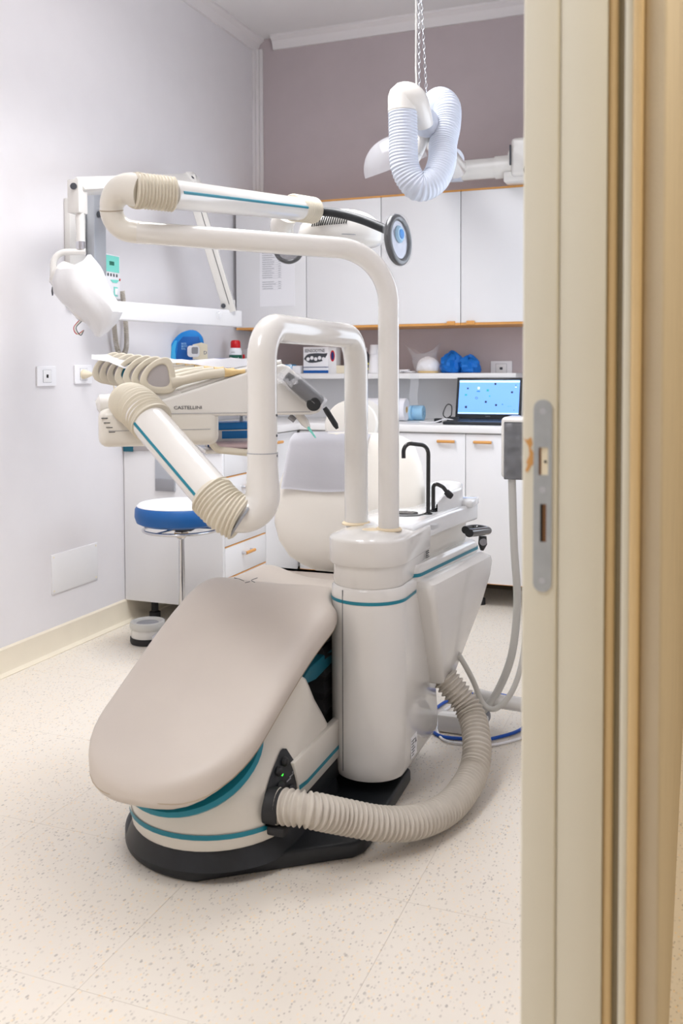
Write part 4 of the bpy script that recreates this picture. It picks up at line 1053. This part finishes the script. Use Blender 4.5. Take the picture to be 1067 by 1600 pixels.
# blue round display stand with thermometer, on the left shelf
ds = thing('display_stand', (-2.42, 4.12, ZS), 'blue curved display stand holding a white thermometer', 'display stand')
dsx = V((.92, .36, 0)).normalized(); dsn = V((.36, -.92, 0)).normalized()
ol = [(-.11, 0), (-.125, .06), (-.122, .12), (-.10, .17), (-.06, .21), (.0, .225), (.04, .2), (.055, .15), (.06, .0)]
dc_ = at(302, 560, 4.72); dc_.z = ZS
obj('board', prism([(p.x, p.y) for p in spline([V((a, b, 0)) for a, b in ol], 3)], .02, frame(dc_, dsx, Z), .003), 'bright_blue', ds)
obj('board_rim', prism([(-.1, .0), (-.115, .07), (-.108, .14), (-.09, .17), (-.08, .17), (-.09, .12), (-.085, .06), (-.05, 0)], .006, frame(dc_+dsn*.012, dsx, Z), .001), 'sky_blue', ds)
obj('inner_panel', prism([(-.07, .0), (-.085, .08), (-.075, .16), (-.05, .19), (.03, .19), (.05, .13), (.055, .0)], .004, frame(dc_+dsn*.012, dsx, Z), .001), 'mid_blue', ds)
obj('white_card', prism([(.0, .075), (.075, .07), (.075, .15), (.045, .16), (.0, .15)], .004, frame(dc_+dsn*.016, dsx, Z), .001), 'cream', ds)
th = obj('thermometer', cshape(rrect(.06, .058, .016), [], .02, frame(dc_+dsn*.026+dsx*.005+Z*.115, dsx, Z), .003), 'socket_white', ds)
obj('thermometer_display', cshape(rrect(.032, .034, .006), [], .003, frame(dc_+dsn*.0375+dsx*.014+Z*.119, dsx, Z)), 'grey_plastic', th)
for k in range(3): text('lettering', ('BOS', 'BOO', 'RAJ')[k], .014, dc_+dsn*.0145+dsx*-.058+Z*(.15-.013*k), dsx, Z, 'pale_blue', ds)
text('lettering', 'D', .024, dc_+dsn*.0185+dsx*.055+Z*.1, dsx, Z, 'navy_ink', ds)
# carton
bx0 = at(346, 560, 5.0); bx0.z = ZS
ct = thing('carton', bx0, 'small violet and white carton beside the blue display stand', 'carton')
obj('box', fbox(bx0+Z*.042, dsx, -dsn, Z, .068, .045, .084, .001), 'violet_blue', ct)
obj('white_panel', fbox(bx0+Z*.064+dsn*.0232, dsx, -dsn, Z, .067, .001, .034), 'paper', ct, smooth=False)
text('lettering', 'C', .026, bx0+dsn*.0238+dsx*.006+Z*.045, dsx, Z, 'paper', ct)
for k in range(3): obj('print_bar', fbox(bx0+dsn*.0238+dsx*(-.028+.009*k)+Z*.058, dsx, -dsn, Z, .005, .0008, .025), 'navy_ink', ct, smooth=False)
# red capped bottle
bt = at(368, 560, 5.17); bt.z = ZS
bo = thing('bottle', bt, 'white bottle with red cap and green label on the side shelf', 'bottle')
obj('body', lathe([(0, 0), (.033, 0), (.035, .004), (.035, .125), (.030, .14), (.026, .145)], bt, Z, 32), 'paper', bo)
obj('label', lathe([(.0353, .065), (.0355, .0655), (.0355, .1045), (.0353, .105)], bt, Z, 32), 'green_label', bo)
obj('cap', lathe([(.026, .143), (.028, .146), (.027, .178), (.02, .187), (0, .189)], bt, Z, 28), 'red', bo)
text('lettering', 'Flugel', .021, bt-dsx*.029-(-dsn)*.036*1+Z*.078, dsx, Z, 'paper', bo, .0004, 1.05)
text('lettering', 'azione', .008, bt-dsx*.02+dsn*.0365+Z*.118, dsx, Z, 'ink', bo)
text('lettering', 'fluoro gel', .008, bt-dsx*.025+dsn*.0365+Z*.045, dsx, Z, 'ink', bo)
# blister card
bc = at(387, 560, 5.30); bc.z = ZS
bl_ = thing('blister_pack', bc, 'toothbrush blister pack standing behind the red capped bottle', 'packet')
obj('card', fbox(bc+Z*.07, dsx, -dsn, Z, .075, .006, .14, .001), 'insert_grey', bl_)
obj('red_brush', tube([bc+dsn*.008+Z*.01-dsx*.022, bc+dsn*.008+Z*.11-dsx*.022], .006, 8), 'red', bl_)
obj('blue_brush', tube([bc+dsn*.008+Z*.01+dsx*.012, bc+dsn*.008+Z*.11+dsx*.012], .006, 8), 'navy_ink', bl_)
# boxes on the back shelf
cb('carton', sx(438), sx(461), 4.88, 4.95, ZS, ZS+.052, 'sky_blue', 'flat light blue box on the back shelf, left of the toothpaste box', 'carton')
cb('carton', sx(462), sx(474), 4.88, 4.95, ZS, ZS+.045, 'paper', 'small white box with dark print between the blue box and toothpaste box', 'carton')
sb0, sb1 = sx(474, 4.89), sx(513, 4.89)
sn = thing('toothpaste_box', ((sb0+sb1)/2, 4.93, ZS), 'white toothpaste box with teeth picture and blue stripe', 'carton')
obj('box', box(sb0, sb1, 4.89, 4.97, ZS, ZS+.153, .001), 'paper', sn)
text('lettering', 'SENSODYNE', .026, V((sb0+.008, 4.889, ZS+.122)), X, Z, 'ink', sn, .0004, .86)
obj('blue_stripe', box(sb0, sb1, 4.8885, 4.89, ZS+.002, ZS+.018), 'mid_blue', sn, smooth=False)
obj('dark_line', box(sb0, sb1, 4.8885, 4.89, ZS+.034, ZS+.038), 'navy_ink', sn, smooth=False)
obj('picture', prism([(p.x, p.y) for p in spline([V(q+(0,)) for q in [(-.075, 0), (-.05, .026), (0, .032), (.05, .03), (.072, .03), (.05, -.005), (.02, -.018), (-.04, -.022), (-.075, 0)]], 3)[:-1]], .0012, frame(((sb0+sb1)/2, 4.8895, ZS+.084), X, Z)), 'ink', sn)
for k in range(5): obj('tooth', lathe([(.011, 0), (.009, .002), (0, .003)], V(((sb0+sb1)/2-.048+.024*k, 4.8888, ZS+.083+.006*(k % 2))), -Y, 10), 'paper', sn)
obj('side_flap', box(sb1, sb1+.045, 4.895, 4.97, ZS, ZS+.15, .001), 'laminate', sn)
obj('red_oval', prism(circ(.014, 20, 0, 0, .032), .001, frame((sb1+.024, 4.8945, ZS+.1), X, Z)), 'red', sn)
obj('dark_oval', prism(circ(.009, 20, 0, 0, .024), .001, frame((sb1+.024, 4.8938, ZS+.1), X, Z)), 'navy_ink', sn)
cb('carton', sx(528), sx(545), 4.9, 4.96, ZS, ZS+.045, 'cream', 'small cream box beside the pole, right of the toothpaste box', 'carton')
b2 = V((sx(571), 4.92, ZS)); bo2 = thing('bottle', b2, 'slim dark bottle with yellow print beside the paper cups', 'bottle')
obj('body', lathe([(0, 0), (.024, 0), (.025, .003), (.025, .105), (.015, .12), (.012, .123)], b2, Z, 24), 'ink', bo2)
obj('label_band', lathe([(.0252, .02), (.0255, .021), (.0255, .03), (.0252, .031)], b2, Z, 24), 'yellow', bo2)
obj('label_band', lathe([(.0252, .05), (.0255, .051), (.0255, .058), (.0252, .059)], b2, Z, 24), 'yellow', bo2)
text('lettering', 'OK', .022, b2+V((-.008, -.026, .075)), X, Z, 'yellow', bo2)
obj('cap', lathe([(.012, .122), (.013, .124), (.013, .14), (.009, .145), (0, .145)], b2, Z, 18), 'paper', bo2)
c0 = V((sx(585), 4.93, ZS))
tag(obj('paper_cup', lathe([(.036, 0), (.038, .002), (.026, .105), (0, .105)], c0, Z, 28), 'paper'), 'lower upturned white paper cup on the shelf left of the lamp pole', 'cup', 'paper cups')
tag(obj('paper_cup', lathe([(.029, 0), (.030, .002), (.024, .055), (0, .055)], c0+Z*.1055, Z, 28), 'paper'), 'upper white paper cup stacked on the upturned cup', 'cup', 'paper cups')
# gauze pile
random.seed(5)
for k in range(5):
    a = random.uniform(0, 3); x_ = sx(613)+.026*k
    tag(obj('gauze_pad', fbox((x_, 4.92+random.uniform(-.02, .02), ZS+.0075+.0085*(k % 2)), V((math.cos(a), math.sin(a), 0)), V((-math.sin(a), math.cos(a), 0)), Z, .05, .05, .009, .004), 'paper'), ('leftmost white gauze pad of the small pile right of the lamp pole', 'second white gauze pad from the lamp pole, lying over its neighbours', 'middle white gauze pad of the small pile on the shelf', 'fourth white gauze pad from the lamp pole, raised on its neighbours', 'white gauze pad of the pile nearest the cotton bag')[k], 'gauze', 'gauze pads on the shelf')
# bag of cotton rolls
def crumple(c, rx, ry, rz, n=14, m=26, amp=.12, seed=1, flatz=True, pw=1):
    random.seed(seed); ph = [random.uniform(0, 6) for _ in range(8)]; rings = []
    for i in range(n+1):
        th_ = math.pi*i/n-math.pi/2; ring = []
        for k in range(m):
            a = 2*math.pi*k/m
            f = 1+amp*(math.sin(3*a+ph[0]+i*.6)+.7*math.sin(5*a+ph[1]-i*.8)+.5*math.sin(8*a+ph[2]+i*1.1)+random.uniform(-.5, .5))*math.cos(th_)
            r = max(.002, math.cos(th_))**pw
            z = rz*math.sin(th_)*(1+amp*math.sin(2*a+ph[3])+amp*.6*math.sin(5*a+ph[4]))
            if flatz: z = max(z, -rz*.55)
            ring.append(V(c)+V((rx*r*f*math.cos(a), ry*r*f*math.sin(a), z)))
        rings.append(ring)
    return loft(rings)
bgc = V((sx(668), 4.93, ZS)); bg = thing('cotton_bag', bgc, 'open clear plastic bag of white cotton rolls on the back shelf', 'bag')
obj('cotton', crumple(bgc+Z*.034, .062, .05, .055, seed=4, amp=.05), 'paper', bg, angle=60)
obj('base_card', lathe([(0, .001), (.058, .001), (.060, .012), (0, .012)], bgc+V((.005, -.004, 0)), Z, 24), 'mark_yellow', bg)
rg = []
random.seed(9)
for i, (z_, r_) in enumerate(((.001, .06), (.03, .07), (.06, .068), (.085, .058), (.11, .075), (.135, .088))):
    rg.append([bgc+V((r_*1.15*math.cos(a)*(1+.12*math.sin(3*a+i))-.01*i*.5, r_*.8*math.sin(a), z_+(.03*math.sin(2*a+1.5) if i > 3 else 0)+random.uniform(-.004, .004)*(i > 0))) for a in [2*math.pi*k/24 for k in range(24)]])
obj('clear_bag', loft(rg, caps=False), 'film', bg, angle=15)
obj('bag_strip', sheet([[V((sx(640, 4.84)+.012*j+.004*math.sin(i*.8), 4.842-.002*math.sin(j*1.4+i), 1.168-.022*i)) for j in range(5)] for i in range(9)]), 'clear_plastic', bg, angle=40)
fb = V((sx(717), 4.945, ZS)); 
tag(obj('fabric_cap', crumple(fb+V((-.045, 0, .040)), .062, .06, .07, seed=11, amp=.17), 'fabric_blue', angle=25), 'larger crumpled bright blue fabric cap next to the cotton bag', 'cap', 'blue fabric caps')
tag(obj('fabric_cap', crumple(fb+V((.055, -.01, .033)), .054, .055, .056, seed=12, amp=.17), 'fabric_blue', angle=25), 'smaller crumpled bright blue fabric cap beside the wall socket', 'cap', 'blue fabric caps')
so = thing('wall_socket', (-1.02, YB, 1.182), 'white wall socket on the mauve back wall above the laptop', 'socket', 'wall sockets')
obj('plate', cshape(rrect(.118, .082, .006), [], .008, frame((-1.02, YB-.005, 1.19), X, Z), .0015), 'socket_white', so)
obj('insert', box(-1.05, -.99, YB-.0105, YB-.0085, 1.165, 1.215, .0005), 'laminate', so)
obj('insert_gap', cshape(rrect(.062, .052, .002), [rrect(.059, .049, .001)], .002, frame((-1.02, YB-.0095, 1.19), X, Z)), 'grey_plastic', so)
obj('jack', box(-1.028, -1.012, YB-.0115, YB-.0103, 1.183, 1.197), 'ink', so)

# ------------------------------------------------------------------ on the worktop
ZW = .9052
lx0, lx1, ly = -1.212, -.862, 4.79
lt = thing('laptop', ((lx0+lx1)/2, 4.66, ZW), 'open black laptop with a light blue desktop screen', 'laptop')
obj('base', prism([(lx0, 4.535), (lx1, 4.535), (lx1, ly), (lx0, ly)], .016, frame((0, 0, ZW+.0085), X, Y), .005, 3), 'laptop_black', lt)
kb = obj('keyboard_well', box(lx0+.025, lx1-.025, 4.645, 4.765, ZW+.0166, ZW+.0172), 'dark_hole', lt)
for r_ in range(5):
    for k in range(14):
        if r_ == 0 and 4 <= k <= 9: continue
        obj('key', box(lx0+.029+.0209*k, lx0+.029+.0209*k+.0172, 4.650+.0225*r_, 4.650+.0225*r_+.018, ZW+.0172, ZW+.0192), 'laptop_black', kb, smooth=False)
su = V((0, math.sin(rad(14)), math.cos(rad(14)))); so_ = V((lx0, ly, ZW+.018)); sn_ = V((0, -math.cos(rad(14)), math.sin(rad(14))))
W_, H_ = lx1-lx0, .225
def S(x, z, e=0): return so_+X*x+su*z+sn_*e
lid = obj('lid', fbox(S(W_/2, H_/2, -.004), X, su, sn_, W_, H_, .008, .003), 'laptop_black', lt)
scn = obj('screen', fbox(S(W_/2, H_/2+.006, .0003), X, su, sn_, W_-.028, H_-.042, .001), 'screen', lid, smooth=False)
obj('menu_bar', fbox(S(W_/2, H_-.022, .001), X, su, sn_, W_-.028, .012, .0008), 'screen_light', scn, smooth=False)
obj('task_bar', fbox(S(W_/2, .031, .001), X, su, sn_, W_-.028, .007, .0008), 'screen_light', scn, smooth=False)
text('lettering', 'lenovo', .009, S(W_/2-.012, .0125, .0003), X, su, 'grey_plastic', lid, .0002)
def icon(px, py, m, w_=.012, h_=.012, kind='round'):
    p = on(px, py, 1, ly); r = p-so_; x_ = r.x; z_ = (p.z-so_.z)/su.z; z_ = r.dot(su)+.002
    # intersect the view ray with the screen plane
    ray = (p-EYE).normalized(); t_ = (so_-EYE).dot(sn_)/ray.dot(sn_); q = EYE+ray*t_-so_
    x_, z_ = q.x, q.dot(su)
    if x_ > W_-.02: return
    sh = circ(w_/2, 14) if kind == 'round' else rrect(w_, h_, .0015, 3)
    obj('icon', prism(sh, .0006, frame(S(x_, z_, .0012), X, su)), m, scn, smooth=False)
for a in ((731, 607, 'icon_dark', .010), (774, 600, 'icon_dark', .012), (800, 613, 'icon_dark', .012), (759, 628, 'icon_dark', .012), (775, 633, 'icon_dark', .012), (765, 619, 'icon_teal', .008), (785, 632, 'icon_blue', .006)): icon(*a)
for a in ((728, 617, 'icon_teal', .012, .010, 'sq'), (748, 606.5, 'icon_white', .010, .012, 'sq'), (747.5, 611.5, 'icon_blue', .017, .006, 'sq'), (762, 610, 'icon_teal', .012, .012, 'sq'), (728, 636, 'icon_dark', .012, .012, 'sq'), (809, 635, 'icon_dark', .013, .012, 'sq'), (789, 594, 'icon_dark', .018, .003, 'sq'), (724, 593, 'icon_dark', .008, .004, 'sq'), (806, 602, 'icon_dark', .005, .005, 'sq'), (806, 605, 'icon_white', .009, .004, 'sq'), (796, 635, 'icon_teal', .022, .0015, 'sq'), (803, 641, 'icon_dark', .004, .003, 'sq')): icon(*a)
# power icon ring
p = on(744.5, 622, 1, ly+.02); ray = (p-EYE).normalized(); q = EYE+ray*((so_-EYE).dot(sn_)/ray.dot(sn_))-so_
obj('icon', cshape(circ(.0065, 18), [circ(.0048, 18)], .0006, frame(S(q.x, q.dot(su), .0012), X, su)), 'icon_dark', scn, smooth=False)
# adapter with leads
ad_ = on(690, 660, 2, ZW+.02)
pa = thing('power_adapter', V((ad_.x, 4.78, ZW)), 'black power adapter and looped leads beside the laptop', 'adapter')
obj('brick', box(ad_.x-.07, ad_.x-.005, 4.74, 4.8, ZW, ZW+.028, .004), 'black_plastic', pa)
obj('plug_block', box(ad_.x-.13, ad_.x-.095, 4.7, 4.74, ZW, ZW+.022, .004), 'black_plastic', pa)
obj('lead', tube(spline([V((ad_.x-.07, 4.77, ZW+.014)), V((ad_.x-.10, 4.78, ZW+.04)), V((ad_.x-.085, 4.8, ZW+.09)), V((ad_.x-.06, 4.8, ZW+.085)), V((ad_.x-.055, 4.78, ZW+.04)), V((ad_.x-.06, 4.76, ZW+.03))], 6), .003, 8), 'black_rubber', pa)
obj('lead', tube(spline([V((ad_.x-.005, 4.77, ZW+.012)), V((ad_.x+.03, 4.76, ZW+.012)), V((lx0-.002, 4.77, ZW+.01))], 6), .003, 8), 'black_rubber', pa)
obj('white_lead', tube(spline([V((ad_.x-.2, 4.68, ZW+.004)), V((ad_.x-.12, 4.66, ZW+.004)), V((ad_.x-.06, 4.7, ZW+.02)), V((ad_.x+.02, 4.69, ZW+.004))], 6), .003, 8), 'paper', pa)
def roll(name, px, r_, L, m, label, yb=4.86):
    c = on(px, 655, 1, yb-L); c = V((c.x, yb-L, ZW+r_))
    t = thing(name, V((c.x, yb-L/2, ZW)), label, 'roll')
    obj('roll', lathe([(r_*.32, 0), (r_*.96, 0), (r_, .004), (r_, L-.004), (r_*.96, L), (r_*.32, L), (r_*.32, 0)], c, Y, 32), m, t)
    obj('core', lathe([(r_*.26, .001), (r_*.325, .001), (r_*.325, L-.001), (r_*.26, L-.001), (r_*.26, .001)], c, Y, 24), 'mark_yellow', t)
    return t
# paper towel roll lying with its end towards the right
pr_ = on(637, 645, 1, 4.82); pr_ = V((pr_.x, 4.80, ZW+.062))
t = thing('paper_towel_roll', V((pr_.x-.15, 4.80, ZW)), 'large white paper towel roll lying on the worktop', 'roll')
obj('roll', lathe([(.018, 0), (.060, 0), (.062, .003), (.062, .34), (.06, .343), (.018, .343), (.018, 0)], pr_-X*.343, X, 36), 'towel_paper', t)
obj('core', lathe([(.015, .001), (.0185, .001), (.0185, .3435), (.015, .3435), (.015, .001)], pr_-X*.343, X, 24), 'mark_yellow', t)
pr2 = V((on(645, 650, 1, 4.88).x, 4.87, ZW+.041))
t = thing('blue_towel_roll', V((pr2.x-.04, 4.87, ZW)), 'small light blue bib roll beside the paper towel roll', 'roll')
obj('roll', lathe([(.012, 0), (.04, 0), (.041, .002), (.041, .11), (.04, .112), (.012, .112), (.012, 0)], pr2-X*.112, X, 32), 'pale_blue', t)
obj('core', lathe([(.009, .001), (.0122, .001), (.0122, .1125), (.009, .1125), (.009, .001)], pr2-X*.112, X, 20), 'mark_yellow', t)
pr3 = V((on(662, 650, 1, 4.90).x, 4.90, ZW+.041))
t = thing('blue_towel_roll', V((pr3.x-.03, 4.9, ZW)), 'light blue bib roll nearest the laptop leads', 'roll')
obj('roll', lathe([(.012, 0), (.04, 0), (.041, .002), (.041, .075), (.04, .077), (.012, .077), (.012, 0)], pr3-X*.077, X, 32), 'pale_blue', t)
# boxes and cloth on the side worktop
shelf_t = obj('under_tray', fbox(T(.215, .25, .9515), tu, tv, Z, .17, .27, .011, .004), 'unit_white', it)
obj('tray_post', cyl(T(.26, .30, .955), T(.26, .30, 1.06), .008, 10), 'unit_white', it)
ZT = .9573
gb = thing('glove_box', T(.215, .27, ZT), 'white and blue box on the small tray under the instrument table', 'box')
obj('box', fbox(T(.215, .27, ZT+.024), tu, tv, Z, .135, .10, .048, .002), 'paper', gb)
obj('blue_band', fbox(T(.235, .2195, ZT+.034), tu, tv, Z, .09, .001, .022), 'bright_blue', gb)
obj('blue_end', fbox(T(.16, .2195, ZT+.024), tu, tv, Z, .022, .0012, .046), 'mid_blue', gb)
tag(obj('flat_box', fbox(T(.22, .27, ZT+.0585), (tu*.97+tv*.2), (tv*.97-tu*.2), Z, .125, .085, .02, .002), 'bright_blue'), 'flat dark blue box lying on top of the white and blue box', 'box')
tag(obj('folded_cloth', fbox(T(.22, .165, ZT+.0085), tu, tv, Z, .14, .085, .016, .007, 4), 'pink', angle=60), 'pale pink folded cloth on the front of the small tray', 'cloth')
obj('panel_top_strip', box(-2.505, XF, 3.641, 3.65, .812, .868, .001), 'insert_grey', cab)  # grey strip across the top of the end panel, below the worktop
lb = V((-2.47, 3.6435, .862))
tag(obj('blue_tag', box(-2.505, -2.452, 3.636, 3.6445, .805, .858, .003), 'teal_dark'), 'small dark blue tag hanging on the cabinet end panel under the worktop', 'tag')
# ------------------------------------------------------------------ cart by the door jamb
ct0 = V((-.41, 3.02, 0))
ca_ = thing('equipment_cart', ct0, 'wheeled stand with white device and film covered screen behind the door jamb', 'cart')
sc0 = at(790, 660, 2.95)
obj('device_housing', box(-.578, -.30, 2.86, 3.0, .838, 1.03, .014, 4), 'unit_white', ca_)
dv = obj('device_screen', box(-.566, -.312, 2.852, 2.861, .836, 1.015, .003), 'black_gloss', ca_)
fg = [[V((-.565+.0125*i, 2.849-.009*random.random()-.003*math.sin(i*1.9+j), .838+.0125*j)) for i in range(21)] for j in range(15)]
obj('screen_film', sheet(fg), 'film', ca_, angle=10)
obj('cart_column', cyl((-.41, 2.96, .06), (-.41, 2.96, .84), .025, 20), 'unit_white', ca_)
ha_ = at(747, 1083, 2.93); 
obj('leg', tube(fillet([V((-.41, 2.96, .09)), V((-.60, 2.95, .10)), V((-.68, 2.98, .10))], .05), .0225, 16), 'unit_white', ca_)
obj('leg', tube([V((-.41, 2.96, .09)), V((-.30, 3.2, .09))], .0225, 16), 'unit_white', ca_)
obj('leg', tube([V((-.41, 2.96, .09)), V((-.28, 2.76, .09))], .0225, 16), 'unit_white', ca_)
for x_, y_ in ((-.665, 2.98), (-.30, 3.18), (-.285, 2.78)):
    obj('caster', lathe([(0, -.014), (.03, -.014), (.034, 0), (.03, .014), (0, .014)], (x_, y_, .0345), V((.4, 1, 0)), 20), 'grey_plastic', ca_)
    obj('caster_stem', cyl((x_, y_, .05), (x_, y_, .1), .008, 10), 'chrome', ca_)
tag(obj('junction_box', fbox((-.765+.06, 2.90, .03), X, Y, Z, .16, .055, .058, .008), 'unit_white'), 'white floor junction box behind the cuspidor column', 'box')
tag(obj('supply_hose', tube(spline([V((-.545, 2.875, .845)), at(803, 850, 2.93), at(808, 940, 2.95), at(800, 1020, 2.97), at(780, 1075, 3.0), at(757, 1108, 3.0), on(735, 1122, 2, .03), on(705, 1124, 2, .035)], 8), .0125, 14), 'hose_light'), 'thick grey hose hanging down from the device on the cart', 'hose')
tag(obj('supply_hose', tube(spline([at(822, 960, 2.85), at(816, 1030, 2.85), at(800, 1080, 2.86), at(775, 1107, 2.87), at(755, 1100, 2.88), at(741, 1068, 2.86), at(730, 1046, 2.82), at(716, 1022, 2.79)], 8), .0085, 12), 'hose_light'), 'thin grey hose looping below the tank cover', 'hose')
cbp = [V((-.66, 2.835, .007)), V((-.60, 2.87, .007)), V((-.53, 2.98, .007)), V((-.535, 3.12, .007)), V((-.60, 3.25, .007)), V((-.70, 3.27, .007)), V((-.80, 3.20, .007)), V((-.84, 3.02, .007)), V((-.78, 2.84, .007)), V((-.66, 2.835, .007))]
tag(obj('floor_cable', tube(spline(cbp, 8), .0055, 10, caps=False), 'blue_cable'), 'bright blue cable looped on the floor behind the cuspidor unit', 'cable')
cbw = [V((p.x+.03, p.y-.03, .006)) for p in cbp]
tag(obj('floor_cable', tube(spline(cbw, 8), .004, 10, caps=False), 'paper'), 'thin white cable looped on the floor beside the blue cable', 'cable')
